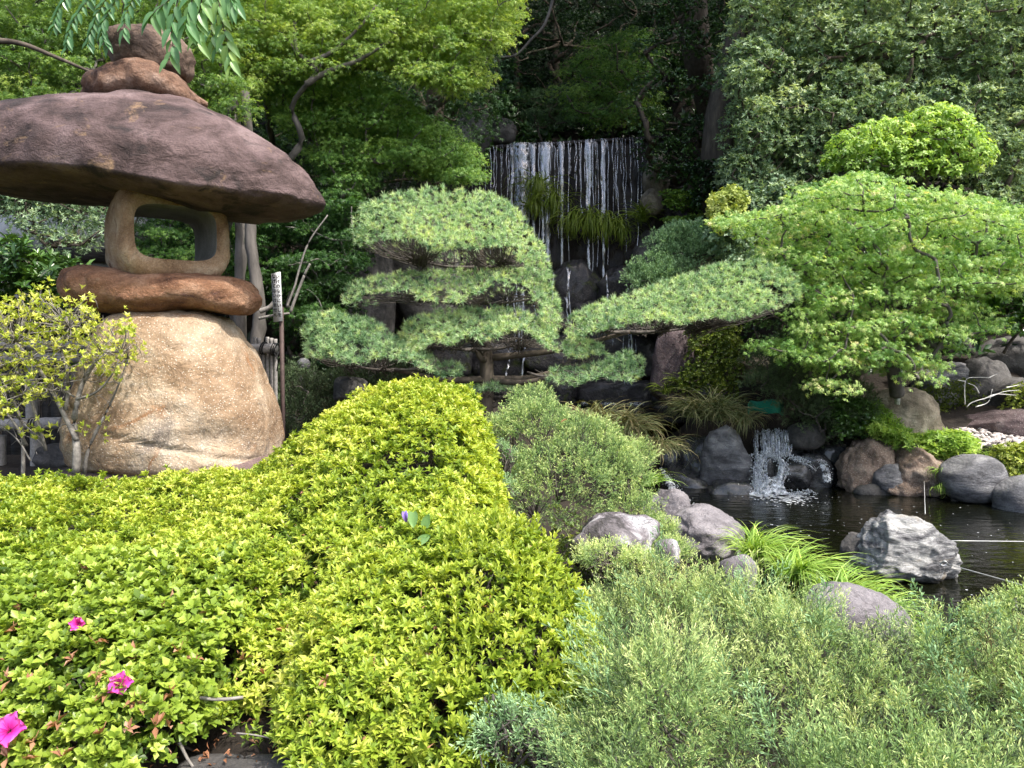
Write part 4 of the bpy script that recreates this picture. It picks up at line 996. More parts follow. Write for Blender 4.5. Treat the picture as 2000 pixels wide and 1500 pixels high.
# ---- left maples
MAPL = 'maples behind the lantern'
c = fill([(430, -60), (1030, -60), (1010, 60), (950, 110), (945, 205), (900, 190), (830, 175), (700, 125), (600, 160), (480, 190), (430, 150)], 9.8, .7, .22, 21, inset=14)
leafy('maple_tree', 'bright yellow-green sunlit maple crown left of the dark ravine', 'tree', c, pads(c, .26, .085), 34, T_mapl, M['maple_y'], at(700, 560, 11.3) - np.array([0, 0, .3]), .05, 'bark_g', lean=(0, -.7, .9), tint=.70, group=MAPL, seed=2, bend=.10, thin=.003)
c = fill([(470, 150), (700, 120), (850, 225), (930, 280), (960, 375), (830, 372), (760, 340), (700, 395), (640, 450), (560, 450), (640, 380), (600, 310), (520, 240)], 10.4, .7, .23, 22, inset=24)
leafy('maple_tree', 'green maple with feathery layers beside the lantern cap, reaching to the waterfall', 'tree', c, pads(c, .27, .085), 34, T_mapl, M['maple_g'], at(560, 700, 11.2), .05, 'bark_g', lean=(0, -.7, .9), tint=.74, group=MAPL, seed=3, bend=.10, thin=.003)
c = fill([(-80, -60), (450, -60), (460, 220), (400, 190), (230, 90), (170, 190), (-80, 240)], 9.2, .7, .24, 23)
leafy('maple_tree', 'mid-green maple filling the top left corner behind the lantern ball', 'tree', c, pads(c, .28, .10), 28, T_mapl, M['maple_y'], at(470, 700, 10.0), .05, 'bark_g', lean=(0, -.7, .9), tint=.48, group=MAPL, seed=4)
c = fill([(430, 400), (690, 400), (700, 470), (640, 600), (570, 650), (540, 560), (450, 540)], 10.2, .7, .30, 24)
leafy('maple_tree', 'shaded low maple right of the lantern behind the sign', 'tree', c, pads(c, .28, .09), 40, T_mapl, M['maple_g'], at(620, 720, 11.0), .04, 'stem_l', lean=(0, -.45, 1), tint=.30, group=MAPL, seed=5)
c = fill([(440, 150), (960, 120), (960, 300), (900, 340), (640, 500), (440, 420)], 12.2, .6, .5, 25)
leafy('background_shrub', 'dense dark foliage filling in behind the left maples', 'shrub', c, pads(c, .45, .25), 34, T_maps, M['maple_d'], (-3, 12.8, 1.2), .05, 'bark', tint=.75, scale=1.8)
c = fill([(560, 440), (700, 470), (660, 760), (560, 800)], 11.0, .5, .35, 26)
leafy('background_shrub', 'dark olive shrub between sign post and rock face', 'shrub', c, pads(c, .35, .25), 55, T_gloss, M['gloss_d'], at(600, 800, 11), .04, 'bark', tint=.45)
c = fill([(-60, 180), (460, 210), (460, 560), (-60, 560)], 11.6, .6, .5, 27)
leafy('background_shrub', 'dark bushes far behind the lantern', 'shrub', c, pads(c, .42, .3), 32, T_maps, M['maple_d'], (-6, 12, .8), .05, 'bark', tint=.7, scale=1.8)
c = fill([(15, 385), (215, 400), (215, 455), (150, 500), (60, 470), (20, 430)], 9.0, .35, .22, 28)
leafy('evergreen_shrub', 'soft green small-leaved bush under the cap left of the fire box', 'shrub', c, pads(c, .22, .14), 30, T_osm, M['osm'], at(110, 620, 9.2), .03, 'bark', lean=(0, -.4, .6), tint=.55, scale=.62)
c = fill([(265, 400), (420, 400), (420, 505), (265, 505)], 9.6, .3, .25, 29)
leafy('maple_tree', 'maple leaves seen through the opening of the fire box', 'tree', c, pads(c, .26, .09), 40, T_mapl, M['maple_g'], at(300, 640, 9.8), .03, 'bark_g', lean=(0, -.7, .9), tint=.5, group=MAPL)
c = fill([(-30, 495), (60, 500), (140, 540), (130, 610), (-30, 600)], 7.4, .25, .22, 30)
leafy('rhododendron', 'dark long-leaved bush behind the sparse yellow azalea', 'shrub', c, pads(c, .2, .16), 16, [rosette(7, leaf_round, .12, .036, (0, 50), s + 60, .02) for s in range(4)], M['gloss_d'], at(60, 800, 7.6), .03, 'bark', tint=.75)
# visible grey limbs and trunks of the maples
def limb(label, pts, d, rad, name='maple_trunk', cat='tree', mat='bark_g', grp='grey maple limbs', K=9):
    P = [at(p[0], p[1], (p[2] if len(p) > 2 else d)) for p in pts]; V, Fc = tube(smooth_path(P, 26), rad, K)
    V = V + fbm(V * 6, 3, 5)[:, None] * .15 * max(rad) * np.array([1, 1, 0]); return solo(name, V, Fc, M[mat], label, cat, grp, None, True)
limb('straight grey trunk just right of the fire box', [(470, 700), (468, 560), (470, 420), (462, 300), (455, 180)], 9.3, [.075, .06])
limb('wavy grey trunk right of the straight one', [(498, 700), (508, 600), (492, 500), (487, 420), (484, 300), (480, 180)], 9.0, [.085, .055])
limb('thick bare limb curving up over the lantern cap', [(560, 320, 9.6), (590, 270, 9.5), (570, 210, 9.4), (600, 165), (618, 140), (600, 120), (578, 95), (575, 40)], 9.2, [.05, .03, .03, .02])
limb('long bare limb rising to the right from the fork', [(598, 165), (640, 140), (700, 118), (760, 80)], 9.15, [.04, .015])
limb('second bare limb above it rising to the right', [(602, 122), (650, 100), (700, 55), (735, 10)], 9.1, [.03, .012])
limb('brown tree trunk in the gap of the bright maple', [(848, 250, 12.4), (850, 190, 12.3), (846, 130, 12.2), (850, 60, 12.2)], 12.2, [.16, .10], mat='bark')
limb('brown leaning limb left of that trunk', [(835, 225, 12.2), (815, 180, 12.1), (805, 130, 12)], 12.1, [.07, .05], mat='bark')
limb('thick grey-brown limb reaching right from that trunk', [(835, 215, 12.1), (862, 200, 12.0), (895, 178, 11.9), (920, 160, 11.8)], 12, [.06, .045], mat='bark_g')
limb('thinner limb between trunk and thick limb', [(838, 200, 12.0), (860, 185, 11.9), (872, 168, 11.9)], 12, [.035, .025], mat='bark_g')
limb('dark branch at the left edge above the lantern cap', [(-30, 78), (40, 85), (110, 112), (200, 150)], 7.4, [.03, .012], mat='bark')
limb('long thin bare branch arching down into the dark ravine', [(1085, -20, 14), (1065, 45), (1035, 80), (1005, 108), (960, 112), (925, 120)], 13.6, [.03, .012], name='bare_branch', cat='branch', grp=None)
limb('pale slanting stem right of the sign', [(567, 610), (590, 548), (606, 515)], 8.4, [.018, .012], mat='stem_l', name='sapling_stem', grp='pale stems near the sign')
limb('pale thin stem rising to the right beyond the sign', [(560, 600), (575, 560), (600, 480), (640, 420)], 9.2, [.016, .008], mat='stem_l', name='sapling_stem', grp='pale stems near the sign')
limb('pale stem leaning in from the wavy trunk toward the sign', [(508, 608), (528, 598), (548, 570)], 8.2, [.03, .02], mat='stem_l', name='sapling_stem', grp='pale stems near the sign')
limb('pale level stem crossing below the sign board', [(505, 622), (535, 616), (565, 612)], 8.3, [.018, .012], mat='stem_l', name='sapling_stem', grp='pale stems near the sign')

# ---- right side trees
camellia = [(1330, 85, 60, 38), (1400, 60, 60, 45), (1298, 165, 60, 30), (1380, 170, 60, 40), (1350, 262, 80, 36), (1300, 300, 40, 22), (1400, 320, 50, 40), (1330, 330, 40, 16), (1430, 250, 40, 60), (1320, 30, 60, 40), (1420, 120, 40, 60), (1290, 225, 50, 20)]
c = np.array([at(a, b, 13.6) for a, b, _, _ in camellia]); c = np.vstack([c + rng.normal(size=c.shape) * [.22, .2, .1] for _ in range(4)])
leafy('camellia_tree', 'dark glossy evergreen with layered pads between the ravine and the grey-green tree', 'tree', c, pads(c, .36, .2), 60, T_gloss, M['gloss_d'], (3.6, 14.2, 2.2), .10, 'bark', lean=(0, -.35, .8), tint=.55, scale=1.05)
c = fill([(1470, -60), (2080, -60), (2080, 480), (1960, 480), (1900, 330), (1620, 330), (1560, 420), (1470, 430), (1425, 360), (1440, 240), (1425, 150), (1440, 70)], 11.8, .8, .34, 31)
leafy('evergreen_tree', 'large grey-green evergreen tree filling the top right, dense small leaves', 'tree', c, pads(c, .33, .24), 84, T_osm, M['osm'], (5.6, 12.8, .9), .16, 'bark', lean=(0, -.3, .7), tint=.62, scale=.82, seed=7)
c = fill([(1480, -60), (2080, -60), (2080, 520), (1500, 520), (1440, 330)], 13.2, .5, .6, 32)
leafy('background_shrub', 'dark inner foliage behind the grey-green evergreen', 'shrub', c, pads(c, .5, .4), 30, T_osm, M['gloss_d'], (6, 13.6, 1.8), .05, 'bark', tint=.3, scale=1.8)
c = fill([(1615, 330), (1635, 275), (1690, 252), (1760, 240), (1800, 222), (1850, 212), (1880, 235), (1905, 262), (1930, 300), (1900, 340), (1800, 330), (1640, 325)], 10.4, .3, .15, 33)
leafy('lime_shrub', 'lime-green broad-leaved shrub glowing in front of the grey-green tree', 'shrub', c, pads(c, .14, .09), 15, T_lime, M['lime'], at(1780, 430, 10.7), .04, 'bark', lean=(0, -.5, .7), tint=.6, scale=.85)
c = fill([(1500, 400), (1560, 350), (1660, 330), (1840, 375), (1960, 390), (2100, 400), (2100, 560), (2000, 560), (1910, 590), (1960, 650), (1830, 700), (1790, 765), (1720, 710), (1650, 735), (1640, 790), (1560, 715), (1455, 690), (1540, 640), (1575, 560), (1470, 490), (1375, 435), (1450, 405)], 8.7, .75, .25, 34, inset=9)
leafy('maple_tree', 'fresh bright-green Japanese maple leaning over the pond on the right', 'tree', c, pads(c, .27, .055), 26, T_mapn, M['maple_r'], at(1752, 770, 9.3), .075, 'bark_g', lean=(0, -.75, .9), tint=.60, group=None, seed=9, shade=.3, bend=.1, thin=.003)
c = fill([(1560, 420), (2050, 420), (2050, 600), (1850, 640), (1700, 700), (1560, 620)], 10.1, .35, .36, 35)
leafy('background_shrub', 'dark leaves behind the fresh green maple', 'shrub', c, pads(c, .34, .2), 34, T_gloss, M['gloss_d'], at(1900, 660, 10.8), .04, 'bark', tint=.45)
c = fill([(1395, 400), (1430, 375), (1450, 385), (1445, 430), (1425, 450), (1400, 440), (1392, 415)], 10.7, .12, .1, 36)
leafy('yellow_leaf_shrub', 'pale yellow leaf sprays left of the grey-green tree', 'shrub', c, pads(c, .12, .09), 20, T_lime, M['yellow'], at(1430, 520, 11.0), .015, 'bark', lean=(-.3, -.5, -.1), tint=.7, scale=.85)
c = fill([(1390, 460), (1500, 440), (1540, 480), (1500, 520), (1420, 510)], 10.9, .2, .17, 37)
leafy('evergreen_shrub', 'loose green bush with hanging leaves below the pale yellow sprays', 'shrub', c, pads(c, .17, .12), 24, T_lime, M['osm'], at(1450, 580, 11.1), .02, 'bark', lean=(-.2, -.5, 0), tint=.75, scale=.85)
c = fill([(1440, 410), (1520, 360), (1560, 440), (1500, 480)], 11.2, .2, .2, 38)
leafy('evergreen_shrub', 'dark green leaves between pale sprays and the fresh maple', 'shrub', c, pads(c, .2, .16), 30, T_lime, M['osm'], at(1500, 580, 11.5), .02, 'bark', lean=(-.2, -.5, .3), tint=.35, scale=.8)
c = fill([(1300, 375), (1370, 380), (1380, 410), (1310, 410)], 13.6, .12, .14, 39)
leafy('small_shrub', 'bright green leaf layer right of the pale round rock', 'shrub', c, pads(c, .17, .06), 42, T_small, M['lime'], at(1340, 450, 13.8), .012, 'bark', tint=.3, scale=1.6)
c = fill([(1305, 430), (1360, 425), (1358, 446), (1308, 446)], 13.3, .1, .12, 40)
leafy('small_shrub', 'lower bright green leaf layer under the first one', 'shrub', c, pads(c, .15, .05), 42, T_small, M['lime'], at(1340, 480, 13.6), .012, 'bark', tint=.3, scale=1.6)
c = fill([(1360, 330), (1440, 320), (1430, 400), (1370, 400)], 12.9, .2, .25, 41)
leafy('fern_shrub', 'black-green fern-like fronds under the camellia', 'shrub', c, pads(c, .22, .1), 40, T_gloss, M['gloss_d'], at(1400, 480, 13.2), .02, 'bark', tint=.25, scale=1.2)

T_jb = [juniper_spray(.13, 6, 3, s + 100, .0035, .035) for s in range(4)]
def juniper_mass(name, label, c, rad, n_each, mat, base, tm=T_jb, scale=1.0, tint=.5, up=.5, lean=(0, -.2, 1), r0=.02, bark='twig', group=None, tint_s=.18):
    return leafy(name, label, 'shrub', c, rad, n_each, tm, mat, base, r0, bark, lean=lean, lean_w=.45, tint=tint, up=up, scale=scale, group=group, kname='foliage', tint_s=tint_s)
c = fill([(1285, 470), (1340, 450), (1400, 460), (1410, 510), (1350, 500), (1300, 505)], 12.2, .2, .18, 42)
juniper_mass('small_pine', 'grey-green needle tree upper clump right of the waterfall foot', c, pads(c, .2, .13), 40, M['juniper_b'], at(1345, 560, 12.4), scale=1.0, tint=.45)
c = fill([(1235, 540), (1280, 515), (1340, 530), (1330, 565), (1250, 570)], 11.9, .2, .18, 43)
juniper_mass('small_pine', 'grey-green needle bush low at the waterfall foot', c, pads(c, .2, .12), 40, M['juniper_b'], at(1300, 620, 12.1), scale=1.0, tint=.4)
c = fill([(1475, 700), (1560, 690), (1660, 740), (1690, 800), (1650, 860), (1590, 850), (1540, 790), (1480, 760)], 9.7, .3, .2, 44)
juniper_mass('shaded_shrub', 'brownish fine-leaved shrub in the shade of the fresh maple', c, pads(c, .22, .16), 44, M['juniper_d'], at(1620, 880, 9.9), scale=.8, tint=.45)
c = fill([(1630, 780), (1680, 790), (1690, 850), (1640, 845)], 9.4, .12, .13, 45)
leafy('fern', 'dark green fern fronds left of the tan boulder', 'fern', c, pads(c, .13, .08), 34, T_small, M['gloss_d'], at(1660, 865, 9.5), 0, tint=.8, scale=1.6)
c = fill([(1355, 640), (1430, 630), (1440, 700), (1425, 765), (1370, 745), (1340, 760), (1360, 700)], 10.7, .2, .13, 46)
leafy('ivy', 'yellow-green ivy climbing the rock below the right pine branch', 'ivy', c, pads(c, .15, .15), 30, T_small, M['ivy'], at(1400, 790, 10.9), .012, 'bark', lean=(0, -1, .3), tint=.55, scale=1.35)
c = fill([(1440, 610), (1560, 600), (1580, 640), (1560, 700), (1480, 690)], 10.4, .3, .25, 47)
leafy('evergreen_shrub', 'fine dark-leaved shrub in the gap between pine branch and fresh maple', 'shrub', c, pads(c, .25, .12), 50, T_small, M['gloss_d'], at(1520, 760, 10.6), .03, 'bark', tint=.75, scale=1.1)
c = fill([(560, 740), (690, 750), (790, 720), (800, 790), (640, 830), (560, 850)], 8.4, .4, .25, 48)
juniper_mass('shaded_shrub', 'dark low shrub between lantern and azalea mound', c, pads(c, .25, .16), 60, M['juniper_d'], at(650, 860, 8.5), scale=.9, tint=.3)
c = fill([(1790, 860), (1870, 850), (1905, 870), (1890, 890), (1800, 890), (1720, 850), (1700, 830)], 9.35, .15, .1, 49)
leafy('fern', 'bright yellow-green ferns on the far bank between boulders', 'fern', c, pads(c, .11, .06), 34, [rosette(8, leaf, .09, .02, (0, 50), s + 70) for s in range(4)], M['lime'], at(1820, 890, 9.4), 0, tint=.55, scale=.9)
c = fill([(1700, 800), (1720, 800), (1765, 850), (1760, 880), (1720, 860)], 9.5, .1, .1, 50)
leafy('fern', 'dull green ferns in front of the tan boulder', 'fern', c, pads(c, .10, .08), 24, [rosette(8, leaf, .09, .02, (0, 60), s + 75) for s in range(4)], M['lime'], at(1740, 870, 9.5), 0, tint=.25, scale=.8)
c = fill([(1950, 880), (2030, 870), (2030, 930), (1960, 930), (1940, 975), (1925, 985), (1930, 940)], 8.75, .12, .09, 51)
leafy('ivy', 'yellow-green creeper between the two blue-grey boulders', 'ivy', c, pads(c, .09, .06), 26, T_small, M['yellow'], at(1960, 960, 8.8), 0, tint=.5, scale=1.3)
c = fill([(1800, 765), (1890, 750), (1900, 800), (1850, 830), (1800, 810)], 10.7, .2, .16, 52)
leafy('moss_mound', 'vivid green moss and creeper in front of the blue-grey slab', 'moss', c, pads(c, .18, .1), 60, T_small, M['ivy'], at(1850, 830, 10.8), 0, tint=.5, scale=.9)
c = fill([(1960, 760), (2060, 740), (2060, 830), (1975, 830)], 10.3, .1, .12, 53)
leafy('small_shrub', 'pale green plant cut by the right edge above the plum rock', 'shrub', c, pads(c, .12, .1), 26, T_small, M['yellow'], at(2010, 850, 10.4), .01, 'twig', tint=.4, scale=1.2)
c = fill([(1880, 600), (2060, 560), (2060, 640), (1900, 640)], 10.0, .2, .22, 54)
leafy('broadleaf_shrub', 'large-leaved green shrub in the shade under the maple at the right edge', 'shrub', c, pads(c, .22, .12), 22, T_lime, M['maple_g'], at(1960, 690, 10.4), .02, 'twig', tint=.6, scale=1.3)
# white bare twig in front of dark rocks
tw = []
for pts in [[(1888, 795), (1900, 785), (1935, 775), (1960, 765), (1990, 762)], [(1920, 780), (1945, 770), (1985, 772)], [(1885, 790), (1884, 760), (1888, 740), (1910, 737), (1935, 738)], [(1905, 795), (1930, 785), (1938, 760)], [(1930, 738), (1948, 730)], [(1912, 768), (1905, 755), (1890, 748)], [(1965, 757), (1990, 752)], [(1885, 745), (1870, 742)]]:
    tw.append(tube(smooth_path([at(a, b, 10.0) for a, b in pts], 12), [.008, .003], 5))
V, Fc, _ = merge(tw); solo('bare_twig', V, Fc, M['wire'], 'white bare twig in front of the dark rocks on the right', 'twig')
V, Fc = tube([at(1752, 790, 9.6), at(1757, 740, 9.6), at(1760, 700, 9.6)], [.035, .03], 8); solo('white_stem', V, Fc, plain_mat('white_flecked_bark', (.5, .5, .48), .8, 0, .6, 30), 'short white-flecked stem behind the tan boulder under the maple', 'stem')
# teal net
def net():
    n = 14; u, v = np.meshgrid(np.linspace(0, 1, n), np.linspace(0, 1, 8), indexing='ij'); P = at(1462, 790, 9.9) ; W = 75 / F * 9.9; H = 26 / F * 9.9
    V = np.stack([P[0] + u.ravel() * W, P[1] + .15 * np.sin(u.ravel() * 7), P[2] + .06 * np.sin(u.ravel() * 3) - v.ravel() * H * (1 - .4 * np.abs(u.ravel() - .6)) + .02 * np.sin(u.ravel() * 14 + v.ravel() * 5)], 1)
    o = solo('garden_net', V, tris(grid_faces(n, 8)), plain_mat('teal_netting', (.02, .22, .14), .7, 0, .4, 90), 'crumpled teal-green net lying behind the grassy clump', 'net', None, None, True)
    md = o.modifiers.new('thickness', 'SOLIDIFY'); md.thickness = .01
net()

# ------------------------------------------------------------------ limbs of the maples become parts of their trees
for o in [o for o in SC.objects if o.name.startswith('maple_trunk')]:
    trees = [t for t in SC.objects if t.name.startswith('maple_tree') and not t.parent]
    par = min(trees[:5], key=lambda t: (t.location - o.location).length)
    o.location = o.location - par.location; o.parent = par; o.name = 'limb'; o.data.name = 'limb'
    for k in ('category', 'group'):
        if k in o: del o[k]

# ------------------------------------------------------------------ surfaces covered with shoots
def surf(hfun, xr, yr, n, keep=None):
    out = []
    got = 0
    while got < n:
        x = rr(n * 2, *xr); y = rr(n * 2, *yr); h, m = hfun(x, y); e = .01
        gx = (hfun(x + e, y)[0] - h) / e; gy = (hfun(x, y + e)[0] - h) / e
        gx, gy = np.clip(gx, -6, 6), np.clip(gy, -6, 6)
        s = np.sqrt(1 + gx ** 2 + gy ** 2); ok = m & (rng.uniform(0, 5, len(x)) < np.minimum(s, 5))
        if keep is not None: ok &= keep(x, y)
        P = np.stack([x, y, h], 1)[ok]; N = (np.stack([-gx, -gy, np.ones(len(x))], 1) / s[:, None])[ok]; out.append((P, N)); got += ok.sum()
    P = np.concatenate([o[0] for o in out])[:n]; N = np.concatenate([o[1] for o in out])[:n]; return P, N

def hit(px, py, hfun, d0=1.5, d1=6.0):
    d = np.linspace(d0, d1, 900); P = np.array([at(px, py, q) for q in d]); h, m = hfun(P[:, 0], P[:, 1]); k = np.where((P[:, 2] < h) & m)[0]
    i = k[0] if len(k) else 450; return P[i]

def shoot(L=.09, n=12, leaf_fn=leaf, l=.03, w=.010, seed=0):
    """upright shoot with leaves up a thin stem"""
    r = np.random.default_rng(seed); parts = []
    for k in range(n):
        f = k / (n - 1); V, Fc = leaf_fn(l * (1 - .3 * f) * r.uniform(.85, 1.15), w * r.uniform(.85, 1.1)); e = math.radians(25 + 45 * f + r.uniform(-12, 12))
        V = V @ (rotm('Z', k * 2.4 + r.uniform(-.3, .3)) @ rotm('Y', -e)).T; V[:, 2] += L * f
        parts.append((V, Fc, np.full(len(V), (f - .6) * .25 + r.uniform(-.08, .08))))
    V, Fc = tube([[0, 0, -L * .3], [0, 0, L]], [.0013, .0008], 3); parts.append((V, Fc, np.full(len(V), -.3)))
    return merge(parts)

T_az = [rosette(6, leaf, .030, .0105, (30, 75), s, .006) for s in range(6)]
T_az2 = [rosette(9, leaf, .030, .0105, (5, 72), s + 6, .016) for s in range(6)]
T_azf = [rosette(9, leaf2, .030, .0115, (5, 72), s + 6, .016) for s in range(6)]
T_fl = [rosette(7, leaf_wide, .031, .0185, (0, 68), s + 12, .010) for s in range(6)]
T_sh = [shoot(.075, 11, leaf, .033, .012, s) for s in range(5)]
T_sh2 = [shoot(.06, 9, leaf, .026, .009, s + 9) for s in range(4)]

def pxof(x, y): return 1000 + x / y * F
def reg_flower(x, y): return (y < 2.95) & (pxof(x, y) < 440 - 90 * (y - 2.0) + 110 * n2(x, y, 5, 61))
def reg_lobe(x, y): return (y < 3.05) & (pxof(x, y) > 830 + 60 * (y - 2)) & ~reg_flower(x, y)
def reg_mound(x, y): return (y >= 3.2) & (x > -1.25)
def reg_mid(x, y): return (y < 3.2) & ~reg_flower(x, y) & ~reg_lobe(x, y)
def reg_back(x, y): return (y >= 2.95) & (x <= -1.25) & ~reg_mid(x, y)

LEAFMESH = {}
def single_leaves(root, P, N, tm_leaf, mat, tint, n_leaf=300, L=1.0, elev=(30, 70), per=6, seed=0):
    """the nearest shoots built leaf by leaf: every leaf its own part, mesh data shared"""
    r = np.random.default_rng(seed); ms = []
    for k in range(8):
        V, Fc = tm_leaf(.03 * L, (.0105 if tm_leaf is leaf else .0175) * L); ms.append(mesh_np('leaf', V, Fc, mat, np.full(len(V), tint + (k - 3.5) * .05)))
    fr = frames(N * .45 + np.array([0, -.1, .55]) + r.normal(size=N.shape) * .15); c = 0; off = np.array(root.location)
    for i in range(len(P)):
        for k in range(per):
            if c >= n_leaf: return
            e = math.radians(r.uniform(*elev)); R = fr[i] @ rotm('Z', 2 * PI * k / per + r.uniform(-.3, .3)) @ rotm('Y', -e) @ rotm('X', r.uniform(-.3, .3))
            o = bpy.data.objects.new('leaf', ms[r.integers(0, 8)]); COL.objects.link(o); o.parent = root
            s = r.uniform(.85, 1.15); m = Matrix(R.tolist()).to_4x4() @ Matrix.Scale(s, 4); m.translation = Vector(P[i] - off + N[i] * r.uniform(0, .008)); o.matrix_basis = m; c += 1

def azalea(name, label, reg, xr, yr, n, tm, mat, tint, shoots=0, tsh=None, lower=.45, singles=None, loc=None, group='clipped azaleas in the raised bed'):
    root = thing(name, label, 'azalea', loc, group)
    P, N = surf(az_h, xr, yr, n, reg)
    # patches: some areas thin out and show older leaves and twigs
    patch = n2(P[:, 0], P[:, 1], 5.5, 91, 3); keepm = patch > -.62 + rng.uniform(-.3, .25, len(P)); P, N = P[keepm], N[keepm]
    lift = rng.normal(size=len(P)) * .016 + .022 * n2(P[:, 0], P[:, 1], 11, 92)
    P = P + N * lift[:, None]
    if singles:
        vis = np.where((pxof(P[:, 0], P[:, 1]) > 10) & (pxof(P[:, 0], P[:, 1]) < 1990) & (P[:, 1] > 1.9))[0]
        o_ = vis[np.argsort(P[vis, 1] * 1.0 - .8 * P[vis, 2])][:50]; single_leaves(root, P[o_], N[o_], singles, mat, tint, L=1.1)
    ax = N * .42 + np.array([0, -.05, .6]) + rng.normal(size=N.shape) * .2
    A = scatter(tm, P, frames(ax), rng.uniform(.75, 1.25, len(P)), tint + rng.normal(size=len(P)) * .13 + .16 * n2(P[:, 0], P[:, 1], 3, 93))
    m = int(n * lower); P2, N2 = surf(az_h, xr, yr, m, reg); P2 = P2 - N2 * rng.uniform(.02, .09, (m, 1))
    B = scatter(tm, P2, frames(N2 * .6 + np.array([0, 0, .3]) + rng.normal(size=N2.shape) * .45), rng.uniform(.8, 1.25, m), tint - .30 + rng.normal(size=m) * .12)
    parts = [A, B]
    if shoots:
        P3, N3 = surf(az_h, xr, yr, shoots, reg); parts.append(scatter(tsh, P3 - N3 * .01, frames(np.array([0, 0, 1.]) + N3 * .25 + rng.normal(size=N3.shape) * .16), rng.uniform(.7, 1.3, shoots), tint + .08 + rng.normal(size=shoots) * .08))
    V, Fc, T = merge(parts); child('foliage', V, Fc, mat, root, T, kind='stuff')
    # twigs under the leaves
    q = 260; P4, N4 = surf(az_h, xr, yr, q, reg); tw = []
    for i in range(q):
        a = P4[i] - N4[i] * .015; b = P4[i] - N4[i] * .2 + np.array([rng.uniform(-.12, .12), rng.uniform(-.08, .12), -.08]); tw.append(tube(smooth_path([a, (a + b) / 2 + rng.normal(size=3) * .02, b], 6), [.0018, .0045], 4))
    V, Fc, _ = merge(tw); child('twigs', V, Fc, M['twig'], root, kind='stuff')
    return root

az_f = azalea('flowering_azalea', 'azalea with rounder green leaves and a few pink flowers, lower left corner', reg_flower, (-2.4, -.6), (1.95, 2.95), 4600, T_fl, M['azalea_r'], .60, 60, T_sh2, .7, leaf_round, (-1.5, 2.4, .42))
az_m = azalea('clipped_azalea', 'yellow-green clipped azalea in the middle foreground with narrow leaves', reg_mid, (-2.4, .4), (1.95, 3.2), 6200, T_az2, M['azalea'], .64, 160, T_sh2, .5, None, (-.6, 2.7, .42))
az_l = azalea('clipped_azalea', 'taller azalea lobe with long upright shoots beside the juniper', reg_lobe, (-.25, .4), (1.95, 3.05), 1900, T_az, M['azalea'], .60, 330, T_sh, .7, leaf, (.1, 2.4, .42))
az_d = azalea('clipped_azalea', 'domed yellow-green azalea mound in front of the cloud-pruned pine', reg_mound, (-1.3, .1), (3.2, 5.5), 8200, T_azf, M['azalea'], .70, 260, T_sh2, .3, None, (-.5, 4.3, .42))
az_b = azalea('clipped_azalea', 'level strip of clipped azalea at the foot of the stone lantern', reg_back, (-4.2, -1.2), (2.9, 4.8), 6200, T_azf, M['azalea'], .68, 120, T_sh2, .3, None, (-2.4, 3.9, .42))

for root, reg, xr_, yr_, n in ((az_m, reg_mid, (-2.4, .4), (1.95, 3.2), 260), (az_l, reg_lobe, (-.25, .4), (1.95, 3.05), 60), (az_f, reg_flower, (-2.4, -.6), (1.95, 2.95), 160), (az_d, reg_mound, (-1.3, .1), (3.2, 5.5), 160)):
    P, N = surf(az_h, xr_, yr_, n, reg); P = P + N * rng.uniform(-.02, .012, (n, 1))
    V, Fc, T = scatter([leaf(.026, .009, .4, .4), leaf(.02, .012, .3, .2), leaf(.035, .003, .2, .6)], P, frames(N + rng.normal(size=N.shape) * .7), rng.uniform(.7, 1.3, n), rng.uniform(.2, 1, n)); child('dry_leaves', V, Fc, M['dry'], root, T, kind='stuff')
# branches and stems visible in the hollow at the bottom edge
V1 = tube(smooth_path([at(380, 1362, 2.2), at(430, 1366, 2.2), at(475, 1362, 2.22)], 10), [.006, .005], 6); V2 = tube(smooth_path([at(350, 1450, 2.1), at(365, 1480, 2.1), at(378, 1500, 2.1)], 8), [.005, .004], 6); V3 = tube(smooth_path([at(462, 1432, 2.1), at(500, 1436, 2.1), at(560, 1448, 2.1)], 8), [.003, .002], 5)
for V, Fc in (V1, V2, V3): child('bare_branch', V, Fc, M['stem_l'], az_f, None, True)

n = 420; x = rr(n, -1.25, .1); y = rr(n, 1.98, 2.5); z = terrain(x, y) + .006; P = np.stack([x, y, z], 1)
V, Fc, T = scatter([leaf(.022, .009, .5, .3), leaf(.03, .004, .3, .5), leaf_wide(.02, .013)], P, frames(np.tile([0, 0, 1.], (n, 1)) + rng.normal(size=P.shape) * .5), rr(n, .6, 1.4), rr(n, 0, .6))
structure('leaf_litter', V, Fc, M['dry'], False, T, 'stuff')
P = np.array([hit(px, py, lambda a, b: (terrain(a, b), a > -9), 1.8, 3.5) for px, py in [(432, 1440), (452, 1425), (470, 1450), (445, 1470), (480, 1478), (500, 1462), (420, 1405), (505, 1490), (515, 1475)]]) + np.array([0, 0, .05])
V, Fc, T = scatter(T_sh2, P, frames(rng.normal(size=P.shape) * .5 + np.array([0, -.2, 1.])), 1.0, .42); child('low_sprig', V, Fc, M['azalea'], az_f, T, kind='stuff')

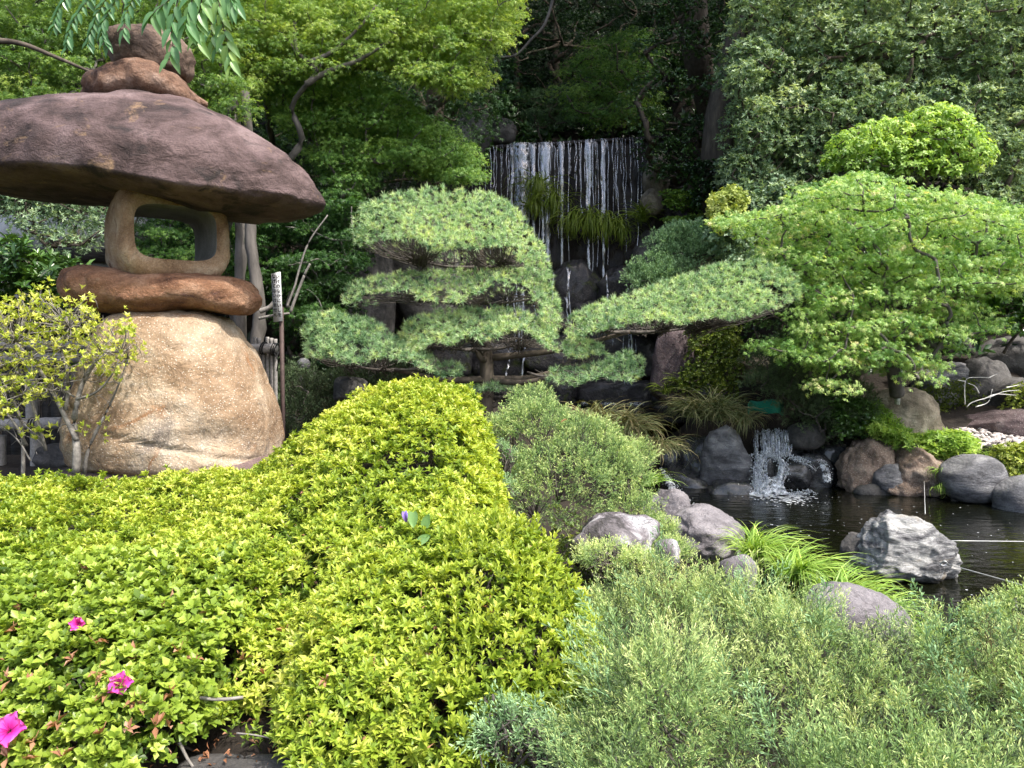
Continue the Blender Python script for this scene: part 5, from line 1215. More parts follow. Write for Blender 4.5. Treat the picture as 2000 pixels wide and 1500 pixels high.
# pink flowers: five ruffled petals each
def petal_shape(L=.034, W=.032, seed=0):
    r = np.random.default_rng(seed); n, m = 8, 7; V = []
    for i in range(n):
        t = i / (n - 1); w = W * min(1, (t * 1.5 + .08) ** .8) * (math.sqrt(max(.02, 1 - ((t - .66) / .36) ** 2)) if t > .66 else 1)
        for j in range(m):
            s = (j / (m - 1) - .5); V.append([.004 + L * t * (1 - .12 * abs(s) * 2 * t), s * w, -.34 * L * t * t + .010 * (4 * s * s) * t + .0035 * t * t * math.sin(s * 17 + seed * 2) + r.uniform(-.001, .001) * t])
    return np.array(V), tris(grid_faces(n, m))
PETAL = [None] * 3
for k in range(3):
    V, Fc = petal_shape(seed=k); PETAL[k] = mesh_np('petal', V, Fc, M['pink'], .05 + .75 * (V[:, 0] / .036) ** .7 + .25 * np.abs(V[:, 1]) / .0135 + .08 * k - .15, True)
_st = [tube(smooth_path([[0, 0, 0], [.004 * math.cos(a), .004 * math.sin(a), .014], [.009 * math.cos(a), .009 * math.sin(a), .026]], 6), [.0006, .0005], 4) for a in np.linspace(0, 5.2, 6)]
_v, _f, _ = merge(_st); STAM = mesh_np('stamens', _v, _f, M['pink'], np.full(len(_v), .35))
def flower(px, py, size, face, hf, root, d_off=.02, tilt=45, fold=1.0, label=None):
    p = hit(px, py, hf) - np.array(root.location) + np.array([0, -d_off, .012])
    e = bpy.data.objects.new('flower', None); COL.objects.link(e); e.parent = root; e.location = tuple(p); e.empty_display_size = .02
    if label: e['label'] = label
    R = Vector(face).normalized().to_track_quat('Z', 'Y').to_matrix()
    for k in range(5):
        o = bpy.data.objects.new('petal', PETAL[k % 3]); COL.objects.link(o); o.parent = e
        o.matrix_basis = (R @ Matrix.Rotation(k * 2 * PI / 5 * fold, 3, 'Z') @ Matrix.Rotation(-math.radians(tilt + 6 * (k % 2)), 3, 'Y')).to_4x4() @ Matrix.Scale(size * (1 - .06 * (k % 3)), 4)
    o = bpy.data.objects.new('stamens', STAM); COL.objects.link(o); o.parent = e; o.matrix_basis = R.to_4x4() @ Matrix.Scale(size, 4)
flower(48, 1415, 1.5, (.1, -.9, .8), az_h, az_f, .06, 42, label='bright magenta flower, nearest the lower left corner')
flower(252, 1328, 1.05, (.35, -1, .55), az_h, az_f, .05, 38, label='pink flower in the middle of the three')
flower(188, 1205, .95, (.1, -1, .35), az_h, az_f, .09, 60, .8, label='half-closed pink flower, farthest of the three')

def withered(seed):
    r = np.random.default_rng(seed); parts = []
    for k in range(4):
        V, Fc = leaf(.022, .009, .5, r.uniform(-.2, .5)); V = V @ (rotm('Z', r.uniform(0, 6.3)) @ rotm('Y', r.uniform(-1.3, .3))).T; parts.append((V, Fc, np.full(len(V), r.uniform(.2, .9))))
    V, Fc = tube([[0, 0, 0], [.004, 0, .02]], [.001, .0006], 3); parts.append((V, Fc, np.full(len(V), .4))); return merge(parts)
WM = [mesh_np('withered_flower', *withered(s)[:2], M['dry'], withered(s)[2]) for s in range(5)]
for k, (px, py) in enumerate([(88, 1170), (35, 1235), (45, 1195), (160, 1205), (195, 1258), (10, 1335), (30, 1330), (65, 1338), (150, 1290), (200, 1315), (215, 1362), (268, 1280), (270, 1290), (355, 1275), (385, 1290), (343, 1362), (285, 1385), (205, 1435), (260, 1425), (75, 1450), (55, 1490), (25, 1480), (310, 1420), (335, 1420), (380, 1430), (130, 1480), (480, 1290), (560, 1240), (610, 1420), (172, 1115), (705, 1170), (840, 1290), (330, 1190), (415, 1200), (270, 1370), (120, 1420), (450, 1170), (520, 1320), (640, 1330), (950, 1190)]):
    root = az_f if px < 400 else az_m; p = hit(px, py, az_h) - np.array(root.location)
    o = bpy.data.objects.new('withered_flower', WM[k % 5]); COL.objects.link(o); o.parent = root; o.location = tuple(p + np.array([0, -.02, .012])); o.rotation_euler = (random.uniform(-.6, .6), random.uniform(-.6, .6), random.uniform(0, 6)); s = random.uniform(1.2, 2.0); o.scale = (s, s, s)

# three-leaved weed with a small purple blossom growing through the azalea
def heart_leaf(L=.055, W=.045):
    n, m = 8, 5; V = []
    for i in range(n):
        t = i / (n - 1); w = W * (math.sin(PI * (t * .86 + .14)) ** .6) * (1 - .35 * t)
        for j in range(m):
            s = j / (m - 1) - .5; V.append([L * t - .012 * abs(s) * (1 - t), s * w, .10 * L * (1 - (2 * s) ** 2) * -1 - .1 * L * t * t])
    return np.array(V), tris(grid_faces(n, m))
wp = hit(822, 1075, az_h); weed = thing('weed', 'three-leaved pale green weed with a small purple blossom standing out of the azalea', 'weed', wp - np.array([0, 0, .1]))
V, Fc = heart_leaf(); HM = mesh_np('leaf', V, Fc, M['lime'], np.full(len(V), .55), True); D = wp[1]
M['pale_leaf'] = leaf_mat('pale_green_weed_leaf', [(0, (.16, .34, .10)), (1, (.40, .62, .26))], .45, .4, .35); HM.materials[0] = M['pale_leaf']
for (px, py, dx, dz, s) in [(806, 1012, .05, -.9, 1.0), (832, 1018, .2, .6, .9), (828, 1052, .75, .5, .85)]:
    o = bpy.data.objects.new('leaf', HM); COL.objects.link(o); o.parent = weed; q = at(px, py, D - .03); xa = Vector((dx, -.15, dz)).normalized(); za = Vector((-.2, -1, .35)).normalized(); ya = za.cross(xa).normalized(); za = xa.cross(ya)
    m = Matrix((xa, ya, za)).transposed().to_4x4() @ Matrix.Scale(s, 4); m.translation = Vector(q - np.array(weed.location)) - xa * .02; o.matrix_basis = m
stems = [tube(smooth_path([np.array(weed.location), wp + np.array([0, 0, .03]), at(a, b, D - .02)], 8), [.0022, .0012], 5) for a, b in [(806, 1030), (830, 1035), (830, 1050), (794, 1018)]]
V, Fc, _ = merge(stems); child('stem', V, Fc, M['ivy'], weed, np.full(len(V), .6))
V, Fc = heart_leaf(.036, .026); a = V @ (rotm('X', .5)).T; b2 = V @ (rotm('X', -.7)).T; V = np.vstack([a, b2]); Fc = np.vstack([Fc, Fc + len(a)])
V = V @ np.array([[.2, -.2, -.95], [.9, -.2, .25], [-.25, -1, .1]]) + at(790, 1001, D - .03); V = V; child('blossom', V, Fc, M['purple'], weed, np.clip((V[:, 2] - V[:, 2].min()) / .03, 0, 1), True, label='small purple folded blossom')

# ------------------------------------------------------------------ junipers in front
T_ju = [juniper_spray(.175, 14, 7, s, .00085, .0135) for s in range(7)]
T_jm = [juniper_spray(.11, 8, 4, s + 60, .0014, .014) for s in range(6)]
def clumped(P, N, per, spread, rise, fan, rs=0):
    """groups of plumes fanning out of common points, so tufts stand apart with dark between"""
    n = len(P); P2 = np.repeat(P, per, axis=0); N2 = np.repeat(N, per, axis=0); J = rng.normal(size=P2.shape) * spread
    J -= (J * N2).sum(1)[:, None] * N2 * .7; lift = np.repeat(rng.normal(size=n) * rise, per) - .6 * np.linalg.norm(J, axis=1)
    lean = np.repeat(rng.normal(size=(n, 3)) * .22, per, axis=0)
    return P2 + J + N2 * lift[:, None], N2 + J / spread * fan + lean
def juniper_front():
    root = thing('creeping_juniper', 'broad feathery juniper filling the lower right corner', 'juniper', (1.3, 2.4, .3), 'junipers')
    P0, N0 = surf(ju_h, (-.2, 3.0), (1.45, 3.6), 640); lump = n2(P0[:, 0], P0[:, 1], 4.2, 171, 2) + .5 * n2(P0[:, 0], P0[:, 1], 9, 172, 2); kp = lump > -.42 + rng.uniform(-.2, .2, len(P0)); P0, N0, lump = P0[kp], N0[kp], lump[kp]; P0 = P0 + N0 * (.075 * lump)[:, None]
    P, AX = clumped(P0, N0 * .5 + np.array([-.22, -.22, .38]), 6, .038, .035, .55)
    P = P - N0.repeat(6, axis=0) * .11
    T = .57 + rng.normal(size=len(P)) * .09 + np.repeat(rng.normal(size=len(P0)) * .13, 6) + .10 * n2(P[:, 0], P[:, 1], 3, 73)
    dead = np.repeat(rng.uniform(size=len(P0)) < .03, 6); T[dead] = .0
    vis = np.where((pxof(P[:, 0], P[:, 1]) < 1990) & (P[:, 1] > 1.6))[0]; near = vis[np.argsort(P[vis, 1])][:280]
    R = frames(AX + rng.normal(size=AX.shape) * .12); sc = rng.uniform(.7, 1.3, len(P)); m = np.ones(len(P), bool); m[near] = False
    V, Fc, TT = scatter(T_ju, P[m], R[m], sc[m], T[m]); child('foliage', V, Fc, M['juniper'], root, TT, kind='stuff')
    ms = [mesh_np('spray', t[0], t[1], M['juniper'], np.clip(t[2] + .38 + .06 * k, 0, 1)) for k, t in enumerate(T_ju[:5])]
    for i in near:
        o = bpy.data.objects.new('spray', ms[rng.integers(0, 5)]); COL.objects.link(o); o.parent = root
        mm = Matrix(R[i].tolist()).to_4x4() @ Matrix.Scale(float(sc[i]), 4); mm.translation = Vector(P[i] - np.array(root.location)); o.matrix_basis = mm
    # inner growth, interior shade put into its darker leaf colour
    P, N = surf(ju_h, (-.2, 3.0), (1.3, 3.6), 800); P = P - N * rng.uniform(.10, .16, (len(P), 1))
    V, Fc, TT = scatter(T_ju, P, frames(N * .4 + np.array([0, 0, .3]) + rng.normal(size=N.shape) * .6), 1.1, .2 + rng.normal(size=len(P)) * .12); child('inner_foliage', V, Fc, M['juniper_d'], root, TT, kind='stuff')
    tw = []
    for i in range(420):
        a = P[i]; b = a + np.array([rng.uniform(-.15, .15), rng.uniform(-.1, .2), -.16]); tw.append(tube(smooth_path([a + N[i] * .1, a + rng.normal(size=3) * .02, b], 6), [.0015, .004], 4))
    V, Fc, _ = merge(tw); child('twigs', V, Fc, M['twig'], root, kind='stuff')
    # long leading shoots
    P, N = surf(ju_h, (.1, 2.8), (1.7, 3.4), 60)
    T_long = [juniper_spray(.24, 20, 6, s + 40, .0014, .014) for s in range(4)]
    V, Fc, TT = scatter(T_long, P - N * .03, frames(N * .5 + np.array([-.35, 0, .5]) + rng.normal(size=N.shape) * .35), rng.uniform(.7, 1.2, len(P)), .45 + rng.normal(size=len(P)) * .1); child('long_shoots', V, Fc, M['juniper_b'], root, TT, kind='stuff')
juniper_front()
def jmound(name, label, blobs, n, mat=M['juniper'], group='junipers', tint=.55, sc=1.0, cat='juniper', base=None):
    root = thing(name, label, cat, base, group)
    C = np.array([at(b[0], b[1], b[2]) for b in blobs]); Rr = np.array([[b[3] * b[2] / F, b[3] * b[2] / F * .9, b[4] * b[2] / F] for b in blobs]); w = Rr[:, 0] * Rr[:, 2]; w /= w.sum()
    idx = rng.choice(len(blobs), n, p=w); D = rand_dirs(n); D[:, 2] = np.abs(D[:, 2] + .2) * np.where(rng.uniform(size=n) < .85, 1, -1); D /= np.linalg.norm(D, axis=1)[:, None]
    P = C[idx] + D * Rr[idx] * rng.uniform(.8, 1.04, (n, 1)); N = D / Rr[idx]; N /= np.linalg.norm(N, axis=1)[:, None]
    ins = np.zeros(n, bool)
    for k in range(len(blobs)):
        ins |= (idx != k) & ((((P - C[k]) / Rr[k]) ** 2).sum(1) < .62)
    P, N = P[~ins], N[~ins]; P += N * (.03 * fbm(P * 7, 2, 5))[:, None]
    V, Fc, TT = scatter(T_jm, P - N * .05, frames(N * .55 + np.array([-.05, -.05, .45]) + rng.normal(size=N.shape) * .33), sc * rng.uniform(.65, 1.15, len(P)), tint + rng.normal(size=len(P)) * .12 + .1 * vnoise(P * 3, 4))
    child('foliage', V, Fc, mat, root, TT, kind='stuff'); tw = []
    for i in range(min(160, len(P))):
        a = P[i]; k = int(np.argmin(((a - C) ** 2).sum(1))); tw.append(tube(smooth_path([a, (a + C[k]) / 2 + rng.normal(size=3) * .03, C[k] - np.array([0, 0, .1])], 6), [.0015, .006], 4))
    V, Fc, _ = merge(tw); child('twigs', V, Fc, M['twig'], root, kind='stuff'); return root
jmound('juniper_mound', 'rounded grey-green juniper between azalea mound and pond', [(1050, 860, 5.0, 78, 75), (1140, 890, 5.0, 95, 75), (1195, 950, 4.9, 85, 80), (1090, 950, 4.7, 115, 85), (1005, 860, 5.1, 50, 60), (1230, 1010, 4.7, 60, 50), (1040, 800, 5.3, 50, 40), (1240, 905, 5.1, 40, 45), (1045, 985, 4.6, 75, 60)], 2700, tint=.56, sc=1.0, base=(.5, 4.9, .2))
jmound('juniper_mound', 'blue-green juniper tip between the azalea mound and the rounded juniper', [(985, 900, 4.55, 26, 32), (975, 955, 4.4, 24, 30)], 130, M['juniper_b'], sc=.8, base=(-.07, 4.5, .4))
jmound('creeping_juniper', 'low juniper trailing from the mottled rock down to the edging stones', [(1270, 1040, 4.6, 60, 34), (1310, 1085, 4.3, 45, 30), (1190, 1092, 3.75, 75, 26), (1260, 1110, 3.8, 60, 28)], 750, tint=.62, sc=.8, base=(.9, 4.3, .2))
jmound('creeping_juniper', 'small juniper sprays at the bottom edge in front of the azalea', [(985, 1450, 2.0, 75, 55), (1070, 1480, 2.0, 50, 50)], 150, M['juniper_b'], tint=.6, sc=.9, base=(0, 2.0, .35))
jmound('creeping_juniper', 'juniper tips reaching up over the pond at the right edge', [(1940, 1225, 3.3, 55, 36), (2010, 1215, 3.3, 60, 60), (1960, 1300, 3.0, 80, 60)], 420, tint=.6, sc=.95, base=(2.2, 3.2, .3))
p = at(1095, 826, 4.75); V, Fc = leaf_round(.05, .035); V = V @ rotm('Y', -.6).T + p; solo('fallen_leaf', V, Fc, M['dry'], 'orange dead leaf lying on the rounded juniper', 'leaf', None, np.full(len(V), .6))

# ------------------------------------------------------------------ sedges and grasses
def blades(c, n, L, spread=.05, up=.9, width=.006, droop=1.0, az=None, seed=0, segs=5, wind=(0, 0)):
    r = np.random.default_rng(seed); a = r.uniform(0, 2 * PI, n) if az is None else r.normal(az[0], az[1], n)
    l = L * r.uniform(.55, 1.1, n); th0 = np.abs(r.normal(0, .35, n)) + (1 - up); q = r.uniform(0, 1, n) ** .5 * spread
    t = np.linspace(0, 1, segs + 1); P = np.zeros((n, segs + 1, 3)); h = np.stack([np.cos(a), np.sin(a)], 1); P[:, 0, :2] = np.stack([np.cos(a * 3), np.sin(a * 3)], 1) * q[:, None]
    k = droop * r.uniform(.7, 1.6, n)
    for i in range(1, segs + 1):
        th = th0 + k * t[i] ** 1.5 * 1.5; st = l / segs
        P[:, i, :2] = P[:, i - 1, :2] + (h + np.array(wind)) * (np.sin(th) * st)[:, None]; P[:, i, 2] = P[:, i - 1, 2] + np.cos(th) * st
    S = np.stack([-h[:, 1], h[:, 0], np.zeros(n)], 1); tw = r.uniform(-.9, .9, n); S[:, 2] = np.sin(tw); S[:, :2] *= np.cos(tw)[:, None]
    wv = width * r.uniform(.7, 1.3, n)[:, None] * (np.sin(PI * np.clip(t * .8 + .18, 0, 1)))[None]
    A = P + S[:, None] * wv[..., None] / 2; B = P - S[:, None] * wv[..., None] / 2
    V = np.stack([A, B], 2).reshape(-1, 3) + np.asarray(c); m = 2 * (segs + 1); f = []
    for i in range(segs): f += [[2 * i, 2 * i + 1, 2 * i + 3], [2 * i, 2 * i + 3, 2 * i + 2]]
    Fc = np.array(f)[None] + (np.arange(n) * m)[:, None, None]; ti = np.repeat(r.uniform(-.25, .25, n), m) + np.tile(np.repeat(t * .15, 2), n)
    return V, Fc.reshape(-1, 3), ti
def clump(name, label, spots, mat, tint, group=None, cat='grass'):
    parts = []
    for k, s in enumerate(spots):
        V, Fc, t = blades(at(s[0], s[1], s[2]) if len(s[:3]) == 3 else s[0], seed=int(s[0]) + k, **s[3]); parts.append((V, Fc, np.clip(t + tint, 0, 1)))
    V, Fc, T = merge(parts); return solo(name, V, Fc, mat, label, cat, group, T, False, 'thing' if False else None)
SG = 'sedge clumps by the stream'
clump('sedge', 'wide brown-green sedge clump hanging over the stream right of the juniper', [(1165, 840, 9.1, dict(n=420, L=.62, droop=1.1, width=.010, spread=.16)), (1225, 850, 9.0, dict(n=460, L=.62, droop=1.2, width=.010, spread=.16)), (1285, 885, 8.9, dict(n=330, L=.5, droop=1.4, width=.010, spread=.12))], M['grass_b'], .55, SG)
clump('sedge', 'taller sedge clump above the grey standing rock', [(1395, 820, 9.9, dict(n=520, L=.70, droop=1.0, width=.010, spread=.16)), (1350, 815, 9.9, dict(n=240, L=.55, droop=1.2, width=.009, spread=.1)), (1450, 830, 9.8, dict(n=260, L=.5, droop=1.3, width=.010, spread=.1))], M['grass_b'], .48, SG)
clump('sedge', 'small yellow-green sedge at the foot of the square boulder', [(1335, 760, 10.9, dict(n=220, L=.42, droop=1.0, width=.012)), (1300, 770, 11, dict(n=120, L=.35, droop=1.0, width=.012))], M['grass_w'], .6, SG)
PG = 'bright grass clumps at the near pond edge'
clump('pond_grass', 'bright green grass clump beside the edging stones, tallest one', [(1470, 1092, 5.75, dict(n=360, L=.44, droop=1.0, width=.008, spread=.09, wind=(.25, -.1)))], M['grass_g'], .6, PG)
clump('pond_grass', 'bright green grass clump leaning right, second from the edging stones', [(1545, 1130, 5.3, dict(n=360, L=.42, droop=1.2, width=.008, spread=.1, wind=(.4, -.1)))], M['grass_g'], .58, PG)
clump('pond_grass', 'long-bladed grass clump in front of the pale pond boulder', [(1640, 1185, 4.85, dict(n=300, L=.42, droop=1.0, width=.008, spread=.09, wind=(.35, 0)))], M['grass_g'], .62, PG)
clump('pond_grass', 'grass arching over the purple boulder toward the water', [(1705, 1215, 4.6, dict(n=260, L=.36, droop=1.2, width=.008, spread=.08, wind=(.4, 0))), (1755, 1250, 4.5, dict(n=160, L=.28, droop=1.2, width=.007, spread=.06, wind=(.3, 0)))], M['grass_g'], .5, PG)
clump('pond_grass', 'thin pale grass blades at the juniper edge by the stream', [(1265, 950, 6.4, dict(n=60, L=.28, droop=1.0, width=.006, wind=(.6, 0)))], M['grass_g'], .45, PG)
WG = 'grass tufts growing on the waterfall wall'
def wallg(px, py, n, L, seed):
    d = (wall_y(fx(px)) - .18); return (px, py + (42 if px > 1100 else 2), d - .08, dict(n=int(n * 1.2), L=L * 1.3, droop=1.9, up=.75, width=.016, spread=.17, az=(-PI / 2, .8)))
clump('wall_grass', 'grass tuft hanging on the wall right of the widest water strand', [wallg(1052, 372, 130, .75, 1), wallg(1045, 408, 90, .6, 2), wallg(1080, 400, 110, .7, 3)], M['grass_w'], .5, WG)
clump('wall_grass', 'wide grass tuft hanging on the wall between the thin strands', [wallg(1118, 402, 110, .7, 4), wallg(1150, 400, 150, .8, 5), wallg(1182, 405, 130, .75, 6), wallg(1210, 415, 80, .6, 7)], M['grass_w'], .55, WG)
clump('wall_grass', 'spiky grass tuft at the right end of the wall by the round pale rock', [(1255, 432, 13.9, dict(n=150, L=.55, droop=.9, width=.016, spread=.08))], M['grass_w'], .5, WG)
BG = 'thin grass on the far bank'
clump('bank_grass', 'pale thin grass hanging left of the blue-grey boulder', [(1838, 925, 8.9, dict(n=110, L=.28, droop=1.5, width=.006)), (1832, 955, 8.8, dict(n=60, L=.3, droop=1.9, width=.006, az=(-PI / 2, .6)))], M['grass_g'], .6, BG)
clump('bank_grass', 'light green grass right of the blue-grey boulder top', [(1975, 905, 8.8, dict(n=160, L=.34, droop=1.2, width=.007, spread=.1)), (1930, 900, 8.9, dict(n=60, L=.26, droop=1.2, width=.006))], M['grass_g'], .6, BG)


# low grass tufts and litter on the slope below the juniper
def litter():
    n = 2600; x = rr(n, .3, 2.4); y = rr(n, 3.6, 7.2); z = terrain(x, y); k = (poly_sdf(x, y, POND) > .05); x, y, z = x[k], y[k], z[k]; P = np.stack([x, y, z + .01], 1)
    V, Fc, T = scatter(T_small + T_az, P, frames(np.tile([0, 0, 1.], (len(P), 1)) + rng.normal(size=P.shape) * .4), rr(len(P), .5, 1.2), .4 + rng.normal(size=len(P)) * .25)
    structure('ground_cover', V, Fc, M['ivy'], False, T, 'stuff')
litter()

# white gravel on the right bank
def gravel():
    P0 = at(1865, 868, 9.6); n = 900; x = P0[0] + rr(n, -.05, 1.6); y = 9.55 + rr(n, -.35, .45); V0, F0 = ico(1); V0 = V0 * (1 + .5 * vnoise(V0 * 1.7 + 3, 8))[:, None]; A = []
    z = np.interp(y, [9.2, 10.0], [.33, .52])
    rr_ = frames(rand_dirs(n) * .5 + np.array([0, 0, .9])); s = rr(n, .012, .055)
    V, Fc, T = scatter([(V0 * np.array([1.3, .8, .35]), F0), (V0 * np.array([1, .9, .5]), F0)], np.stack([x, y, z], 1), rr_, s, 0.5)
    structure('gravel', V, Fc, plain_mat('pale_pink_gravel', (.46, .41, .39), .8, 0, .35, 12), False, None, 'stuff')
gravel()

# ------------------------------------------------------------------ cloud-pruned pine
T_pine = [needle_tuft(.058, 38, .0030, 82, s) for s in range(8)]
def spaced(q, dmin):
    out = np.zeros((0, 2))
    for p in q:
        if len(out) and ((out - p) ** 2).sum(1).min() < dmin * dmin: continue
        out = np.vstack([out, p])
    return out
def pine():
    D = 8.0; base = at(945, 790, D); base[2] = tz(base[0], base[1]) - .05
    root = thing('cloud_pruned_pine', 'cloud-pruned white pine in flat layered pads in front of the waterfall', 'pine', base)
    # pads: outline polygon of the needles, depth of centre, half depth, point the twigs run to
    PADS = [
        ([(684, 440), (700, 400), (760, 372), (860, 362), (950, 368), (1000, 392), (1040, 440), (1070, 490), (1082, 540), (1060, 548), (1020, 515), (985, 478), (930, 485), (900, 482), (850, 490), (800, 462), (740, 470), (695, 482)], 8.0, .75, (930, 522), 'topmost domed needle pad', 800),
        ([(664, 575), (680, 545), (760, 530), (830, 522), (960, 518), (1040, 515), (1075, 530), (1098, 590), (1098, 640), (1070, 650), (1050, 600), (1030, 560), (960, 545), (960, 560), (900, 590), (820, 585), (790, 565), (720, 572), (670, 600)], 8.0, .75, (930, 592), 'second needle pad, long and flat', 720),
        ([(775, 650), (800, 615), (860, 600), (960, 595), (1030, 600), (1090, 640), (1095, 690), (1070, 680), (1020, 640), (960, 662), (940, 675), (915, 650), (880, 678), (850, 665), (800, 695), (775, 690)], 7.8, .6, (930, 682), 'third needle pad', 560),
        ([(588, 640), (600, 612), (640, 600), (740, 620), (760, 650), (820, 668), (850, 700), (905, 705), (905, 735), (850, 735), (800, 705), (740, 700), (690, 712), (640, 700), (590, 700)], 7.7, .6, (770, 722), 'lowest left needle pad', 640),
        ([(1100, 650), (1110, 612), (1170, 585), (1250, 560), (1330, 535), (1400, 510), (1480, 503), (1550, 520), (1575, 560), (1560, 590), (1500, 605), (1440, 625), (1380, 620), (1330, 635), (1280, 622), (1200, 640), (1150, 650), (1120, 668)], 8.0, .7, (1230, 648), 'long right-hand needle branch rising to the right', 1250),
        ([(1095, 665), (1130, 655), (1185, 670), (1190, 690), (1120, 700), (1100, 690)], 7.9, .25, (1120, 715), 'small pale needle tuft under the right branch', 90),
        ([(1065, 745), (1075, 715), (1130, 710), (1180, 700), (1220, 680), (1255, 690), (1265, 730), (1230, 745), (1180, 735), (1120, 755)], 7.8, .35, (1080, 735), 'low blue-green needle pad', 300),
        ([(900, 748), (960, 738), (1060, 735), (1075, 755), (1000, 765), (920, 765)], 8.1, .35, (980, 775), 'lowest shaded needle pad', 130),
    ]
    rims = []
    for poly, d, b, hub, lab, n in PADS:
        P2 = np.array(poly, float); lo, hi = P2.min(0), P2.max(0); q = rng.uniform(lo, hi, (n * 12, 2)); q = q[poly_sdf(q[:, 0], q[:, 1], P2) < -2]
        nz = n2(q[:, 0] / 40, q[:, 1] / 26, 1.0, 41, 2) * .6 + n2(q[:, 0] / 17, q[:, 1] / 10, 1.0, 42, 2) * .6; q = q[nz > -.62 + rng.uniform(-.2, .1, len(q))]; q = spaced(q, 6.6)[:int(n * 1.5)]
        # height inside the pad, measured from its lower to its upper edge at that x
        gx = np.linspace(lo[0], hi[0], 60); top = []; bot = []
        gy = np.linspace(lo[1], hi[1], 80)
        for x in gx:
            ins = gy[in_poly(np.full(80, x), gy, P2)]; top.append(ins.min() if len(ins) else np.nan); bot.append(ins.max() if len(ins) else np.nan)
        top = np.array(top); bot = np.array(bot); ok = ~np.isnan(top); tp = np.interp(q[:, 0], gx[ok], top[ok]); bt = np.interp(q[:, 0], gx[ok], bot[ok])
        t = np.clip((bt - q[:, 1]) / (bt - tp + 1e-3), 0, 1)
        edge = np.clip(np.minimum(q[:, 0] - lo[0], hi[0] - q[:, 0]) / (.25 * (hi[0] - lo[0])), 0, 1) ** .5
        off = b * edge * (1 - t ** 1.3); lump = .07 * n2(q[:, 0] / 30, q[:, 1] / 18, 1.0, 45, 2) + .05 * n2(q[:, 0] / 14, q[:, 1] / 9, 1.0, 46, 2)
        Pf = np.array([at(a[0], a[1], d - o - l) for a, o, l in zip(q, off, lump)])
        N = np.stack([(q[:, 0] - (lo[0] + hi[0]) / 2) / (hi[0] - lo[0]) * .9, -(1 - t) * .9 - .15, .55 + .5 * t], 1)
        # far side of the pad
        m = int(len(q) * .6); Pb = Pf[:m].copy(); Pb[:, 1] = 2 * d - Pb[:, 1]; Nb = N[:m] * np.array([1, -1, 1])
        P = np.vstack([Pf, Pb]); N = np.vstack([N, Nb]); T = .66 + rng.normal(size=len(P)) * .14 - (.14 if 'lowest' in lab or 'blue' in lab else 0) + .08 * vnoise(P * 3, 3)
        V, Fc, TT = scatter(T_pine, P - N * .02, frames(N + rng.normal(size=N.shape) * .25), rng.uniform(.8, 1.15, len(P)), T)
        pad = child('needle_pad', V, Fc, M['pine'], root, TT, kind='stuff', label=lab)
        # twigs from the hub to the needles
        hubp = at(hub[0], hub[1], d); rims.append(hubp); tw = []; k = min(len(P), 80 + int(n * .7))
        hubs = [hubp + np.array([(s) * (hi[0] - lo[0]) / F * d * .28, rng.uniform(-.15, .15), abs(s) * .05 + .0]) for s in (-.9, -.45, -.15, .15, .45, .9)]
        low = np.where(np.concatenate([t, t[:m]]) < .42)[0]
        for i in rng.choice(low, min(k, len(low)), replace=False):
            hcl = hubs[int(np.argmin([np.linalg.norm(P[i] - h) for h in hubs]))]; a = P[i] - N[i] * .03
            dz = a[2] - hcl[2]; p1 = a * .85 + hcl * .15; p1[2] = a[2] - .35 * dz; m1 = a * .5 + hcl * .5; m1[2] = hcl[2] + .25 * dz; m1 += rng.normal(size=3) * .02
            tw.append(tube(smooth_path([a, p1 + rng.normal(size=3) * .014, m1, hcl + rng.normal(size=3) * .05], 9), [.0018, .0045], 4))
        for h in hubs: tw.append(tube(smooth_path([h, (h + hubp) / 2 + np.array([0, 0, -.02]), hubp], 6), [.012, .02], 6))
        V, Fc, _ = merge(tw); child('twigs', V, Fc, M['twig'], root, kind='stuff')
    top = np.array([base + np.array([0, 0, z]) for z in (0, .4, .8)]); spine = smooth_path([base, at(950, 700, D), at(925, 620, D), at(945, 550, D), at(930, 470, D), at(900, 420, D)], 24)
    parts = [tube(spine, [.085, .06, .03], 9)]
    for r_ in rims:
        k = int(np.argmin(np.linalg.norm(spine - (r_ - np.array([0, 0, .1])), axis=1))); parts.append(tube(smooth_path([spine[k], (spine[k] + r_) / 2 + np.array([0, -.05, -.05]), r_], 8), [.04, .022], 7))
    V, Fc, _ = merge(parts); child('trunk', V, Fc, M['bark'], root, None, True)
pine()

